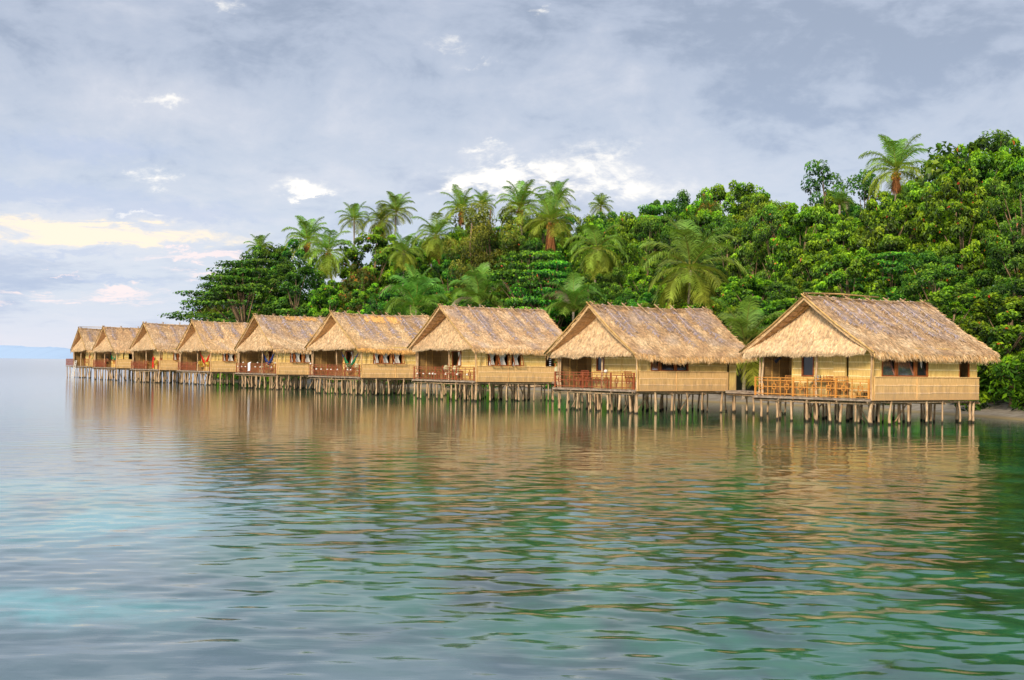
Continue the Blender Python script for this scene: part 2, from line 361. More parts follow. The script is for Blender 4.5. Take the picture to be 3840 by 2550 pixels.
def roof(parent, p, i):
    """thatched roof: two slopes of strands over a lumpy bed, eave fringe, ridge cap"""
    W, L, zr, y0, y1, ze = p['W'], p['L'], p['zr'], p['y0'], p['y1'], p['ze']
    xo, xb = p['xo'], p['xb']; ym = p['ym']
    near = i < 3; tn = (1.0, .97, 1.04, 1.0, .93, 1.05, .96, 1.0, .92)[i]; TAN, LIGHT, BROWN, ORNG = [q * tn * np.array(((1, 1, 1), (1, .98, .94), (1, .99, 1), (1.02, 1, .92), (.98, .98, 1), (1.02, 1.0, .95), (.97, .96, .98), (1, .97, .96), (.98, .98, 1))[i]) for q in (TAN0, LIGHT0, BROWN0, ORNG0)]
    sga = (.10, .14, .08, .17, .06, .15, .10, .18, .08)[i]; rsg = (.05, .11, .06, .14, .04, .10, .12, .07, .1)[i]
    b = MB()
    for side, ye in ((0, y0 - 0.16), (1, y1 + 0.12)):
        sg = -1 if side == 0 else 1
        half = abs(ye - ym); slope_end = zr - (zr - ze) * half / abs((y0 if side == 0 else y1) - ym)
        def S(t, x, lift=0.0, seed=i * 3 + side):
            sagc = -sga * np.sin(np.pi * t) - rsg * np.sin(np.pi * (x - xo) / (xb - xo))
            lump = 0.035 * vnoise(x * 1.2, t * 5, seed)
            y = ym + sg * t * half; z = zr - t * (zr - slope_end) + sagc * (1 - 0.0 * t) + lump + lift
            return np.stack([x, y, z], -1)
        # bed
        nx, nt = 36, 16
        xs = np.linspace(xo, xb, nx); ts = np.linspace(0, 1, nt)
        X, T = np.meshgrid(xs, ts); Xw = X + 0.0
        top = S(T, Xw, 0.0).reshape(-1, 3); bot = S(T, Xw, -0.16).reshape(-1, 3)
        idx = lambda a, c_: a * nx + c_
        F1 = [(idx(a, c_), idx(a, c_ + 1), idx(a + 1, c_ + 1), idx(a + 1, c_)) for a in range(nt - 1) for c_ in range(nx - 1)]
        b.add(top, F1, TAN * 0.75); b.add(bot, F1, BROWN * 1.1)
        for a in (0, nx - 1):
            edge = [(k, k + 1, k + 1 + nt, k + nt) for k in range(nt - 1)]
            b.add(np.concatenate([top[a::nx], bot[a::nx]]), edge, TAN * 0.8)
        edge = [(k, k + 1, k + 1 + nx, k + nx) for k in range(nx - 1)]
        b.add(np.concatenate([top[(nt - 1) * nx:], bot[(nt - 1) * nx:]]), edge, TAN * 0.8)
        # strands
        n = (19000 if near else (8000 if i < 5 else 4500)) if side == 0 else (4200 if near else 1800)
        w = (0.032 if near else 0.05) * (1 if side == 0 else 1.6)
        t = rng.uniform(-0.01, 0.97, n); x = rng.uniform(xo - 0.02, xb + 0.02, n)
        row = np.round(t * 13) / 13; t = np.where(rng.random(n) < 0.5, row + rng.normal(0, 0.012, n), t); t = np.clip(t, 0, 0.97)
        root = S(t, x, 0.0) + np.c_[np.zeros(n), np.zeros(n), rng.uniform(0.0, 0.05, n)]
        sl = np.array([0, sg * half, -(zr - slope_end)]); sl = sl / np.linalg.norm(sl)
        nr = np.array([0, sg * (zr - slope_end), half]); nr = nr / np.linalg.norm(nr)
        skew = 0.30 * vnoise(x * 0.9, t * 4, i + 40) + rng.normal(0, 0.22, n)
        d = sl[None] + np.c_[skew, np.zeros(n), np.zeros(n)] + nr[None] * rng.uniform(0.0, 0.06, n)[:, None]
        sd = np.cross(d, nr[None]) + rng.normal(0, 0.15, (n, 3))
        q = vnoise(x * 1.7, t * 9, i * 7 + side) + rng.normal(0, 0.55, n)
        q2 = vnoise(x * 1.1 + 5, t * 6, i * 5 + side + 9)
        c = TAN + (LIGHT - TAN) * np.clip(q, 0, 1)[:, None] + (BROWN - TAN) * np.clip(-q, 0, 1)[:, None] * 0.75
        gfac = np.clip(q2 * 0.8 + 0.08 - t * 0.6 + rng.normal(0, 0.2, n), 0, 0.5)[:, None]
        c = c * (1 - gfac) + GREY * gfac
        c = c * rng.uniform(0.8, 1.15, n)[:, None]
        b.blades(root, d, sd, rng.uniform(0.16, 0.42, n), w * .85 * rng.uniform(0.6, 1.3, n), c)
        # eave fringe, three layers
        n = (4200 if near else (2400 if i < 5 else 1300)) if side == 0 else (1200 if near else 600)
        x = rng.uniform(xo, xb, n); t = 1 - 0.13 * rng.random(n) ** 1.6
        root = S(t, x, 0.0) - np.c_[np.zeros(n), np.zeros(n), rng.uniform(0.0, 0.12, n)]
        d = np.c_[rng.normal(0.08, 0.22, n), sg * (0.62 + 3.5 * (1 - t)) + rng.normal(0, 0.12, n), -rng.uniform(0.6, 1.15, n)]
        sag = np.c_[np.zeros(n), np.zeros(n), -rng.uniform(0.02, 0.14, n)]
        ln = rng.uniform(0.18, 0.33, n) * (1 + 0.22 * vnoise(x * 2.2, x * 0, i + 77))
        q = rng.random((n, 1)); c = ORNG * q + LIGHT * (1 - q); c = c * rng.uniform(0.6, 1.15, n)[:, None]
        if i in (3,): c = ORNG * rng.uniform(0.75, 1.2, n)[:, None]
        b.blades(root, d, np.c_[np.ones(n), rng.normal(0, .3, n), rng.normal(0, .2, n)], np.clip(ln, .12, .6), w * 1.1, c, 0.2, sag)
        # ragged rakes (both gable ends)
        n = 700 if near else 260
        t = rng.uniform(0, 1, n); e = rng.random(n) < 0.25
        x = np.where(e, xo + rng.uniform(0, .08, n), xb - rng.uniform(0, .1, n))
        root = S(t, x, 0.02)
        d = np.c_[np.where(e, -0.25, 0.6) * rng.uniform(0.3, 1.2, n), np.full(n, sg * 0.7), np.full(n, -0.6) + rng.normal(0, .2, n)]
        b.blades(root, d, np.c_[rng.normal(0, 1, (n, 3))], rng.uniform(0.15, 0.35, n), w * 1.2, (TAN * rng.uniform(0.7, 1.25, n)[:, None]))
    # ridge cap
    n = 1500 if near else 700
    x = rng.uniform(xo, xb, n); sgn = np.where(rng.random(n) < 0.6, -1, 1)
    root = np.c_[x, np.full(n, ym) + rng.normal(0, .04, n), zr + 0.03 - rsg * np.sin(np.pi * (x - xo) / (xb - xo)) + rng.normal(0, .02, n)]
    d = np.c_[rng.normal(0, .45, n), sgn * 0.9, rng.uniform(-0.75, 0.02, n)]
    c = (TAN * 0.9 + (LIGHT - TAN) * rng.random((n, 1)))
    b.blades(root, d, np.c_[np.ones(n), np.zeros(n), np.zeros(n)], rng.uniform(.2, .45, n), 0.045, c)
    r_ob = b.build('thatch_roof', M['thatch'], parent)
    # repair patches of fresh orange straw (seen on some huts)
    for (x_a, x_b, t_a, t_b) in {3: [(2.2, 5.6, .02, .16)], 4: [(2.4, 5.4, 0, .08), (4.0, 5.6, .50, .56)]}.get(i, []):
        pb = MB(); n = 420; x = rng.uniform(x_a, x_b, n); t = rng.uniform(t_a, t_b, n)
        half = ym - (y0 - .16); root = np.c_[x, ym - t * half, zr - t * (zr - ze) * half / (ym - y0) + 0.07 - sga * np.sin(np.pi * t) - rsg * np.sin(np.pi * (x - xo) / (xb - xo))]
        d = np.c_[rng.normal(0.5, .5, n), np.full(n, -0.75), np.full(n, -0.5)]
        pb.blades(root, d, np.c_[np.ones(n), np.zeros(n), np.full(n, .2)], rng.uniform(.2, .5, n), 0.05, ORNG * rng.uniform(.9, 1.3, n)[:, None])
        pb.build('straw_patch', M['thatch'], r_ob)
    # grey palm fronds laid down the near slope
    nf = (8, 8, 7, 7, 6, 5, 5, 4, 3)[i]
    half = ym - (y0 - .16)
    for k in range(nf):
        fb = MB(); x0 = xo + 0.55 + (xb - xo - 1.2) * (k + random.uniform(0.1, 0.9)) / nf; tl = random.uniform(0.45, 0.8)
        if i == 0: x0 = xo + 0.6 + (xb - xo - 1.3) * (k + .4) / nf
        m_ = 95 if near else 45
        t = np.repeat(np.linspace(0.0, tl, m_), 2); sgn = np.tile([-1, 1], m_)
        dx = random.uniform(-0.1, 0.45)
        def P(t):
            return np.c_[x0 + dx * t, ym - t * half, zr - t * (zr - ze) * half / (ym - y0) + 0.085 - sga * np.sin(np.pi * t) - rsg * np.sin(np.pi * (x0 + dx * t - xo) / (xb - xo))]
        rib = P(np.linspace(0, tl, 7)); fb.tube([tuple(q) for q in rib], [0.02] * 4 + [0.016, 0.012, 0.008], 5, GREY * 1.1)
        root = P(t); n = len(t); taper = np.sin(np.pi * np.clip(t / tl * 0.8 + 0.12, 0, 1))
        d = np.c_[sgn * rng.uniform(0.7, 1.2, n), np.full(n, -0.65) * rng.uniform(.6, 1.4, n), np.full(n, -0.45) * rng.uniform(.6, 1.4, n)]
        c = GREY * rng.uniform(0.75, 1.2, n)[:, None]; c[:, 2] *= 1.10
        mixb = (rng.random(n) < 0.42)[:, None]; c = np.where(mixb, TAN * .8, c)
        fb.blades(root + np.array([0, 0, .015]), d, np.c_[np.zeros(n), np.ones(n), np.full(n, .6)] * sgn[:, None], rng.uniform(.3, .6, n) * (0.4 + 0.6 * taper), 0.036 if near else 0.06, c, 0.2)
        fb.build('roof_frond', M['thatch'], parent)
    # crossing pole stubs over the ridge
    ns = (7, 8, 8, 8, 6, 6, 5, 5, 3)[i]
    for k in range(ns):
        x = xo + 0.15 + (xb - xo - .5) * k / max(1, ns - 1) + random.uniform(-.12, .12)
        sb = MB(); s0 = random.uniform(.35, .7); sl = (zr - ze) / (ym - y0)
        if i == 0 and k in (1, 2, 3): s0 = .35
        sb.tube([(x, ym + .14, zr + .06 + .14 * sl), (x + .03, ym - s0, zr + .10 - s0 * sl)], [.035, .03], 6)
        sb.tube([(x + .07, ym - .12, zr + .06 + .12 * sl), (x + .1, ym + s0, zr + .1 - s0 * sl)], [.035, .03], 6)
        sb.build('ridge_stub', M['stilt'], parent, smooth=True)
    if i in (0, 8):
        sb = MB(); e = 5.2 if i == 0 else 7.5
        sb.tube([(xo - .1, ym - .05, zr + .15), (xo + 2.4, ym - .03, zr + .20), (xo + e, ym, zr + .16)], [.04, .035, .03], 6)
        sb.build('ridge_pole', M['bamboo_pole'], parent, smooth=True)
    # rakes: bamboo poles and battens under the overhang
    for side, ye, zz in ((0, y0, ze), (1, y1, ze)):
        sb = MB(); sl = (zr - ze) / abs(ym - ye); sg = 1 if side else -1
        sb.tube([(xo - .05, ym - sg * .15, zr + .02 + .15 * sl), (xo - .07, (ym + ye) / 2, (zr + ze) / 2 - .07), (xo - .05, ye + sg * .22, ze - .22 * sl + .0)], [.04, .045, .04], 6)
        sb.tube([(xo + .06, ym, zr - .2), (xo + .06, ye + sg * .05, ze - .2)], .035, 6)
        sb.tube([(xo + .55, ym, zr - .22), (xo + .55, ye, ze - .2)], .04, 6)
        for q in range(1, 11):
            t = q / 11; y = ym + (ye - ym) * t; z = zr - (zr - ze) * t - .2 - 0.1 * sin(pi * t)
            sb.tube([(xo + .02, y, z), (1.6, y, z)], .018, 5)
        sb.build('rake_pole', M['bamboo_pole'], parent, smooth=True)

def gable(parent, p, i):
    """thatched gable skirt, set back at the top and flaring over the verandah"""
    zr, ze, y0, y1, ym = p['zr'], p['ze'], p['y0'], p['y1'], p['ym']
    near = i < 3; b = MB(); zb = ze - 0.02
    def G(s, h):     # s 0 bottom..1 top ; h -1..1 across
        hw0 = (ym - (y0 + 0.28)) ; hw1 = ((y1 - 0.15) - ym)
        wdt = np.where(h < 0, hw0, hw1) * (1 - s * 0.97)
        x = 0.45 - 0.85 * (1 - s) ** 1.6
        z = zb + s * (zr - 0.25 - zb)
        return np.stack([x + 0.03 * vnoise(h * 4, s * 5, i + 300), ym + h * wdt, z], -1)
    hs = np.linspace(-1, 1, 17); ss = np.linspace(0, 1, 13); Hh, Ss = np.meshgrid(hs, ss)
    v = G(Ss, Hh).reshape(-1, 3); v2 = v + np.array([.12, 0, 0])
    F1 = [(a * 17 + c_, a * 17 + c_ + 1, (a + 1) * 17 + c_ + 1, (a + 1) * 17 + c_) for a in range(12) for c_ in range(16)]
    b.add(v, F1, TAN * .85); b.add(v2, F1, BROWN)
    n = 9000 if near else (4500 if i < 5 else 2200)
    s = 1 - np.sqrt(rng.random(n)); h = rng.uniform(-1, 1, n)
    root = G(s, h) - np.c_[rng.uniform(0, .04, n), np.zeros(n), np.zeros(n)]
    flare = (1 - s) ** 0.8
    d = np.c_[-0.15 - 0.55 * flare + rng.normal(0, .05, n), rng.normal(0, .10, n), np.full(n, -1.0)]
    q = rng.normal(0, .6, n) + .35 * vnoise(h * 6, s * 9, i + 500)
    base = TAN * np.array([1.04, 1.1, 1.16])
    c = base + (LIGHT * np.array([1, 1.04, 1.1]) - base) * np.clip(q, 0, 1)[:, None] + (BROWN * 1.3 - base) * np.clip(-q, 0, 1)[:, None] * .6
    b.blades(root, d, np.c_[rng.normal(0, .2, n), np.ones(n), np.zeros(n)], rng.uniform(.18, .36, n), (.026 if near else .045) * rng.uniform(.6, 1.3, n), c * rng.uniform(.85, 1.1, n)[:, None], .4)
    n = 2600 if near else (1500 if i < 5 else 800)
    h = rng.uniform(-1.0, 1.0, n); root = G(rng.uniform(0, .03, n), h)
    root[:, 2] -= rng.uniform(0, .06, n)
    d = np.c_[-.45 + rng.normal(0, .12, n), rng.normal(0, .13, n), np.full(n, -1.0)]
    ln = rng.uniform(.2, .36, n) * (1 + .2 * vnoise(h * 9, h * 0, i + 90)) + 0.06 * h
    b.blades(root, d, np.c_[rng.normal(0, .3, n), np.ones(n), np.zeros(n)], np.clip(ln, .1, .6), .03 if near else .05, (LIGHT * rng.uniform(.55, 1.1, (n, 1))), .25, np.c_[rng.uniform(-.03, .05, n), np.zeros(n), np.zeros(n)])
    g_ob = b.build('gable_thatch', M['thatch'], parent)
    bb = MB(); bb.tube([(-.02, y0 + .75, zb + .42), (0.0, y0 + 1.3, zb + .44)], .03, 5); bb.build('tie_pole', M['bamboo_pole'], g_ob)

def wall_panel(b, axis, c0, a0, a1, z0, z1, openings, off=0.0, th=0.06, col=(1, 1, 1)):
    """panel with rectangular openings. axis 'x': runs along x at y=c0 ; 'y': runs along y at x=c0"""
    xs = sorted({a0, a1, *[o[0] for o in openings], *[o[1] for o in openings]})
    for k in range(len(xs) - 1):
        xa, xb_ = xs[k], xs[k + 1]
        if xb_ - xa < 1e-4: continue
        cuts = sorted([(o[2], o[3]) for o in openings if o[0] <= xa + 1e-5 and o[1] >= xb_ - 1e-5])
        z = z0
        for ca, cb in cuts + [(z1, z1)]:
            if ca > z + 1e-4:
                if axis == 'x': b.box((xa, c0, z), (xb_, c0 + th, ca), col)
                else: b.box((c0, xa, z), (c0 + th, xb_, ca), col)
            z = max(z, cb)

def battens(b, axis, c0, a0, a1, zs, openings, out=-1, col=(1.32, 1.48, 2.2)):
    for z in zs:
        segs = [(a0, a1)]
        for o in openings:
            if o[2] - .03 < z < o[3] + .03:
                ns = []
                for s in segs:
                    if o[1] <= s[0] or o[0] >= s[1]: ns.append(s)
                    else:
                        if o[0] > s[0]: ns.append((s[0], o[0]))
                        if o[1] < s[1]: ns.append((o[1], s[1]))
                segs = ns
        for s in segs:
            if s[1] - s[0] < .06: continue
            x = s[0]
            while x < s[1] - .02:
                e = min(s[1], x + random.uniform(.7, 1.3)); zz = z + random.uniform(-.012, .012); ze = zz + random.uniform(-.01, .01)
                hh = random.uniform(.038, .052); o_ = c0 + out * .016
                if axis == 'x': b.box((x, c0 - .02, zz - hh / 2), (e - .004, c0 + .005, zz + hh / 2), col)
                else: b.box((c0 - .02, x, zz - hh / 2), (c0 + .005, e - .004, zz + hh / 2), col)
                x = e

def frame(parent, axis, c0, a0, a1, z0, z1, w=.06, dep=.08, name='window', out=-.02):
    b = MB()
    def bx(p0, p1, q0, q1):
        if axis == 'x': b.box((p0, c0 + out, q0), (p1, c0 + out + dep, q1))
        else: b.box((c0 + out, p0, q0), (c0 + out + dep, p1, q1))
    bx(a0, a0 + w, z0, z1); bx(a1 - w, a1, z0, z1); bx(a0 + w, a1 - w, z0, z0 + w); bx(a0 + w, a1 - w, z1 - w, z1)
    return b.build(name, M['frame_wood'], parent)

def curtain(parent, axis, c0, a0, a1, z0, z1):
    b = MB(); n = 13; rows = 12; V = []
    for r in range(rows + 1):
        t = r / rows; wd = 0.30 + 0.70 * abs(t - 0.52) / 0.52 if t < .52 else 0.30 + 0.45 * (t - .52) / .48
        for k in range(n):
            h = k / (n - 1) - .5; a = (a0 + a1) / 2 + h * wd * (a1 - a0) * .95; dp = .025 * sin(k * 2.4 + t)
            z = z1 - t * (z1 - z0)
            V.append((a, c0 + dp, z) if axis == 'x' else (c0 + dp, a, z))
    b.add(V, [(r * n + k, r * n + k + 1, (r + 1) * n + k + 1, (r + 1) * n + k) for r in range(rows) for k in range(n - 1)])
    return b.build('curtain', M['curtain'], parent, smooth=True)

def pane(parent, axis, c0, a0, a1, z0, z1, mat='glass', name='pane'):
    b = MB()
    if axis == 'x': b.add([(a0, c0, z0), (a1, c0, z0), (a1, c0 + .19, z1), (a0, c0 + .19, z1)], [(0, 1, 2, 3)])
    else: b.box((c0, a0, z0), (c0 + .012, a1, z1))
    return b.build(name, M[mat], parent)

def awning(parent, axis, c0, a0, a1, z0, z1, tilt=.32):
    """sash hinged at its top, pushed out at the foot"""
    b = MB(); h = z1 - z0; w = .05
    def P(a, s): # s along sash from hinge down
        o = c0 - .04 - sin(tilt) * s; z = z1 - cos(tilt) * s
        return (a, o, z) if axis == 'x' else (o, a, z)
    b.bar(P(a0 + w / 2, 0), P(a0 + w / 2, h), w, .04); b.bar(P(a1 - w / 2, 0), P(a1 - w / 2, h), w, .04)
    b.bar(P(a0, w / 2), P(a1, w / 2), .04, w); b.bar(P(a0, h), P(a1, h), .04, w * 1.2)
    return b.build('sash', M['frame_wood'], parent)

def railing(parent, p, i, y_from, y_to, posts, squares, x=-0.05, zf=1.2, wood='red_wood', shells=0, dense=False):
    """verandah rail along y: posts, four rails and a row of little square frames"""
    r = None; b = MB(); top = .88; t = .032
    zs = (top, top - .13, top * .52, .12)
    for z in zs: b.bar((x, y_from, zf + z), (x, y_to, zf + z), t, t * 1.1)
    n = len(squares)
    for y in squares:
        s = .115; zc = zf + top * .52
        for a in (-s, s): b.bar((x, y + a, zc - s), (x, y + a, zc + s), t, t)
        for a in (-s, s): b.bar((x, y - s, zc + a), (x, y + s, zc + a), t, t)
        b.bar((x, y, zc + s), (x, y, zf + top - .13), t, t); b.bar((x, y, zf + .12), (x, y, zc - s), t, t)
    sq = sorted(squares)
    for a, c_ in zip(sq[:-1], sq[1:]):
        ym_ = (a + c_) / 2
        if min(abs(ym_ - q) for q in posts) > .12: b.bar((x, ym_, zf + .02), (x, ym_, zf + top), t, t)
        if dense:
            for q in (a * .75 + c_ * .25, a * .25 + c_ * .75): b.bar((x, q, zf + .12), (x, q, zf + top * .52), t, t)
            for q in (a * .6 + c_ * .4, a * .4 + c_ * .6): b.bar((x, q, zf + top * .52), (x, q, zf + top - .13), t, t)
    r = b.build('railing', M[wood], parent)
    for y in posts:
        pb = MB(); pb.box((x - .035, y - .035, zf - .14), (x + .035, y + .035, zf + top + .03)); pb.build('rail_post', M[wood], r)
    return r

def make_hut(i, p):
    C = p['C']; zf, W, L, zr, ze = p['zf'], p['W'], p['L'], p['zr'], p['ze']
    h = thing('stilt_hut', p['label'], 'hut', (C[0], C[1], 0), YAW, 'thatched stilt huts in a row over the water')
    p['ym'] = ym = (p['y0'] + p['y1']) / 2
    roof(h, p, i); gable(h, p, i)
    wt = ze + (0.12 if i < 3 else -.04)       # wall top
    u1 = p['u1']; xf = .56 if i == 0 else .72; xr = 1.95
    # ---- long side wall
    zs0 = zf + 1.0; zt = zf + 2.02
    ops = [(long_x(a, C), long_x(c_, C), zs0, zt) for a, c_ in p['wins']]
    ex = [(long_x(a, C), long_x(c_, C), zf + z_, zf + 1.98) for a, c_, z_ in p.get('extra', [])]
    b = MB(); wall_panel(b, 'x', 0.0, xf, L, zf - .05, wt, ops + ex)
    zz = [z_ for z_ in (zf + .32 * k + .05 for k in range(1, 8)) if z_ < wt - .08]
    battens(b, 'x', 0.0, xf, L, [z for z in zz if z > zf + 1], ops + ex)
    if i: b.bar((xf + .02, -.02, zf + 1), (xf + .02, -.02, wt), .05)
    wall = b.build('side_wall', M['wall'], h)
    # lower cladding stands a little proud
    b = MB(); pt = .98; pend = L + .02
    lo = [(o[0], o[1], o[2], o[3]) for o in ex if o[2] < zf + .5]
    if i == 1: pend = long_x(2719, C)
    wall_panel(b, 'x', -.10, .06, pend, zf - .02, zf + pt, lo, th=.08)
    battens(b, 'x', -.10, .06, pend, [zf + .28, zf + .62], lo, col=(1.25, 1.38, 1.8))
    seam = long_x(p['seam'], C) if p.get('seam') else L * .4
    b.bar((seam, -.115, zf - .02), (seam, -.115, zf + pt), .03)
    b.box((.04, -.14, zf + pt), (pend, .0, zf + pt + .035), (1.12, 1.15, 1.2)); b.box((.04, -.13, zf - .05), (pend, -.02, zf - .02), (.8, .8, .8))
    b.build('lower_panel', M['panel'], h)
    # windows on the long side
    for k, (o) in enumerate(ops):
        if p['style'] == 'plain': 
            continue
        wf = frame(h, 'x', 0, o[0], o[1], o[2], o[3], .07 if p['style'] == 'glass' else .045)
        if p['style'] == 'glass':
            pane(wf, 'x', .03, o[0] + .07, o[1] - .07, o[2] + .07, o[3] - .07, 'dglass' if (k == 2 or i == 1 and k > 0) else 'glass')
            if k == 2:
                curtain(wf, 'x', .12, (o[0] + o[1]) / 2, (o[0] + o[1]) / 2 + .18, o[2], o[3])
        else:
            curtain(wf, 'x', .07, o[0] + .04, o[1] - .02, o[2] + .03, o[3])
            awning(wf, 'x', 0, o[0], o[1], o[2], o[3], .34 if i < 4 else .25)
    for o in ex:
        if o[2] < zf + .3:   # door gap with the leaf standing ajar behind it
            db = MB(); db.box((o[0] - .75, .07, zf), (o[0], .10, zf + 1.98)); battens(db, 'x', .07, o[0] - .75, o[0], [zf + .4 * q for q in range(1, 5)], []); db.build('door', M['wall'], h)
        else:
            wf = frame(h, 'x', 0, o[0] - .02, o[1] + .02, o[2], o[3], .03)
            if i == 2:
                lb = MB()
                for q in range(6): lb.bar(((o[0] + o[1]) / 2 - .07, .03, o[2] + .12 + q * .13), ((o[0] + o[1]) / 2 + .07, .03, o[2] + .12 + q * .13), .02, .05)
                lb.build('louvre', M['white'], wf)
    # ---- room front wall, recess and side walls
    fo = [(front_y(b_, C, xf), front_y(a, C, xf), zf + z_, zf + 2.0) for a, b_, z_ in p.get('front', [])]
    b = MB(); wall_panel(b, 'y', xf, 0.06, u1, zf, wt + .05, fo)
    battens(b, 'y', xf, 0.06, u1, zz, fo)
    for y in (.45, u1 * .45, u1 - .02): b.bar((xf - .02, y, zf), (xf - .02, y, wt), .04)
    b.build('front_wall', M['wall'], h)
    for o, (a, b_, z_) in zip(fo, p.get('front', [])):
        if z_ > .5:
            wf = frame(h, 'y', xf, o[0], o[1], o[2], o[3], .07)
            if p['style'] == 'awning': curtain(wf, 'y', xf + .07, o[0] + .03, (o[0] + o[1]) / 2, o[2] + .03, o[3]); awning(wf, 'y', xf, o[0], o[1], o[2], o[3], .3)
            else: pane(wf, 'y', xf + .04, o[0] + .07, o[1] - .07, o[2] + .07, o[3] - .07, 'dglass')
        else:
            db = MB(); db.box((xf - .05, o[1], zf), (xf - .02, o[1] + .7, zf + 1.98)); battens(db, 'y', xf - .05, o[1], o[1] + .7, [zf + .4 * q for q in range(1, 5)], []); db.build('door', M['wall'], h)
    b = MB()
    wall_panel(b, 'y', xr, u1, W - .3, zf, wt, []); b.box((xf + .065, u1, zf), (xr, u1 + .05, wt))
    battens(b, 'y', xr, u1, W - .3, zz, [], col=(1.3, 1.2, 1.1))
    b.box((.12, W - .3, zf), (xr, W - .25, wt))
    battens(b, 'x', W - .3, .12, xr, zz, [], col=(1.3, 1.2, 1.1))
    for x in (.75, 1.25): b.bar((x, W - .32, zf), (x, W - .32, wt), .035, .035, (1.9, 1.8, 1.5))
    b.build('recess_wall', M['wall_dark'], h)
    b = MB()
    wall_panel(b, 'y', L - .07, 0.065, W - .35, zf - .05, wt, []); wall_panel(b, 'x', W - .3, xr + .07, L - .075, zf - .05, wt, [])
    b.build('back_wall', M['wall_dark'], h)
    b = MB(); b.box((xr + .08, .08, wt - .06), (L - .08, W - .36, wt - .02)); b.box((xf + .08, .08, wt - .06), (xr + .05, u1 - .02, wt - .02)); b.build('daylight_block', M['dark'], h)
    # unseen black sheets added above the rooms to keep daylight out of them
    # ---- floor deck, joists, beams
    b = MB(); x = -.22
    b.box((-.12, .05, zf - .07), (L, W - .2, zf - .005))
    k = 0
    while k * .16 < W - .1:
        b.box((-.2 + random.uniform(-.04, .03), .06 + k * .16, zf - .004), (xr, .06 + k * .16 + .145, zf + .02), np.array((1, 1, 1)) * random.uniform(.75, 1.2)); k += 1
    b.box((-.2, -.02, zf - .09), (-.15, W + .05, zf - .015), (1.5, 1.3, 1.35))
    b.build('floor_deck', M['plank'], h)
    for y in (0.0, W * .25, W * .5, W * .75, W - .12):
        b = MB(); b.tube([(-.32, y, zf - .13), (L * .5, y + .03, zf - .15), (L + .1, y, zf - .13)], .042, 6); b.build('beam', M['stilt'], h, smooth=True)
    for x in (.02, L * .33, L * .66, L):
        b = MB(); b.tube([(x, -.15, zf - .21), (x, W * .5, zf - .23), (x, W + .1, zf - .21)], .042, 6); b.build('beam', M['stilt'], h, smooth=True)
    # ---- stilts
    R = random.Random(i + 5)
    st = []
    for v in (0, 1.15, 2.45, 3.6, 4.8, 6.0, 7.1): st.append((v + R.uniform(-.15, .15), -.02))
    st.append((L - .15, .05))
    for u in np.arange(.8, W, .82): st.append((R.uniform(-.05, .15), float(u) + R.uniform(-.2, .2)))
    for u in np.arange(1.0, W + .2, 1.0):
        for v in (1.3, 2.5, 3.7, 5.0, 6.3, 7.4):
            if R.random() < .80: st.append((v + R.uniform(-.4, .4), float(u) + R.uniform(-.35, .35)))
    st[0] = (.02, 0.0)
    for n_, (x, y) in enumerate(st): add_stilt(h, x, y, zf - .1 - (.06 if n_ > 8 else 0), (1.4 if n_ == 0 else R.uniform(.62, 1.12)))
    for k in range(4 if i < 4 else 5):
        if R.random() < .5: a = (R.uniform(1, 6), R.uniform(0.1, 3), zf - .2); q = (a[0] + R.choice((-1, 1)) * R.uniform(.7, 1.3), a[1], -.3)
        else: a = (R.uniform(.3, 1.8), R.uniform(1, W - 1), zf - .2); q = (a[0], a[1] + R.choice((-1, 1)) * R.uniform(.7, 1.2), -.3)
        add_brace(h, a, q)
    # ---- verandah posts
    for (x, y) in ((.0, W - .45), (.02, W - .2), (.0, p['midpost'] * W), (.02, .06), (-.02, -.06)):
        b = MB(); r = .055 if y > .01 else .035
        b.tube([(x, y, zf - .05), (x + R.uniform(-.03, .03), y + R.uniform(-.05, .05), zf + .8), (x + R.uniform(-.03, .03), y + R.uniform(-.04, .04), zf + 1.5), (x, y, wt + .1)], [r, r * 1.05, r * .95, r], 7)
        b.build('verandah_post', M['stilt'] if r > .04 else M['bamboo_pole'], h, smooth=True)
    # ---- railing
    wood = 'honey_wood' if i == 0 else 'red_wood'
    if i == 0:
        ps = [W, W * .655, W * .29, .16]
        sq = []
        for a, c_, n in ((ps[0], ps[1], 3), (ps[1], ps[2], 3), (ps[2], ps[3], 2)):
            for k in range(n): sq.append(a + (c_ - a) * (k + .5) / n)
    elif i < 5:
        ps = [W, W * .64, W * .30, .2]; sq = []
        for a, c_, n in ((ps[0], ps[1], 3), (ps[1], ps[2], 3 + (i == 3)), (ps[2], ps[3], 2)):
            for k in range(n): sq.append(a + (c_ - a) * (k + .5) / n)
    else:
        ps = [W, W * .72, W * .45]; sq = list(np.linspace(W - .3, W * .45 + .3, 7))
    if i < 8:
        rl = railing(h, p, i, ps[0], ps[-1], ps, sq, zf=zf, wood=wood, dense=(i >= 3))
        if i >= 5:
            b = MB()
            for z in (.86,): b.bar((-.05, W * .45, zf + z), (-.05, .1, zf + z), .03)
            b.bar((-.05, .14, zf), (-.05, .14, zf + .9), .06); b.build('rail_bar', M['red_wood'], rl)
        b = MB()
        for z in (.88, .75, .46, .12): b.bar((-.05, W, zf + z), (1.8, W, zf + z), .03)
        for x in (.4, .85, 1.3, 1.75): b.bar((x, W, zf), (x, W, zf + .88), .03)
        b.build('side_railing', M[wood], h)
    return h

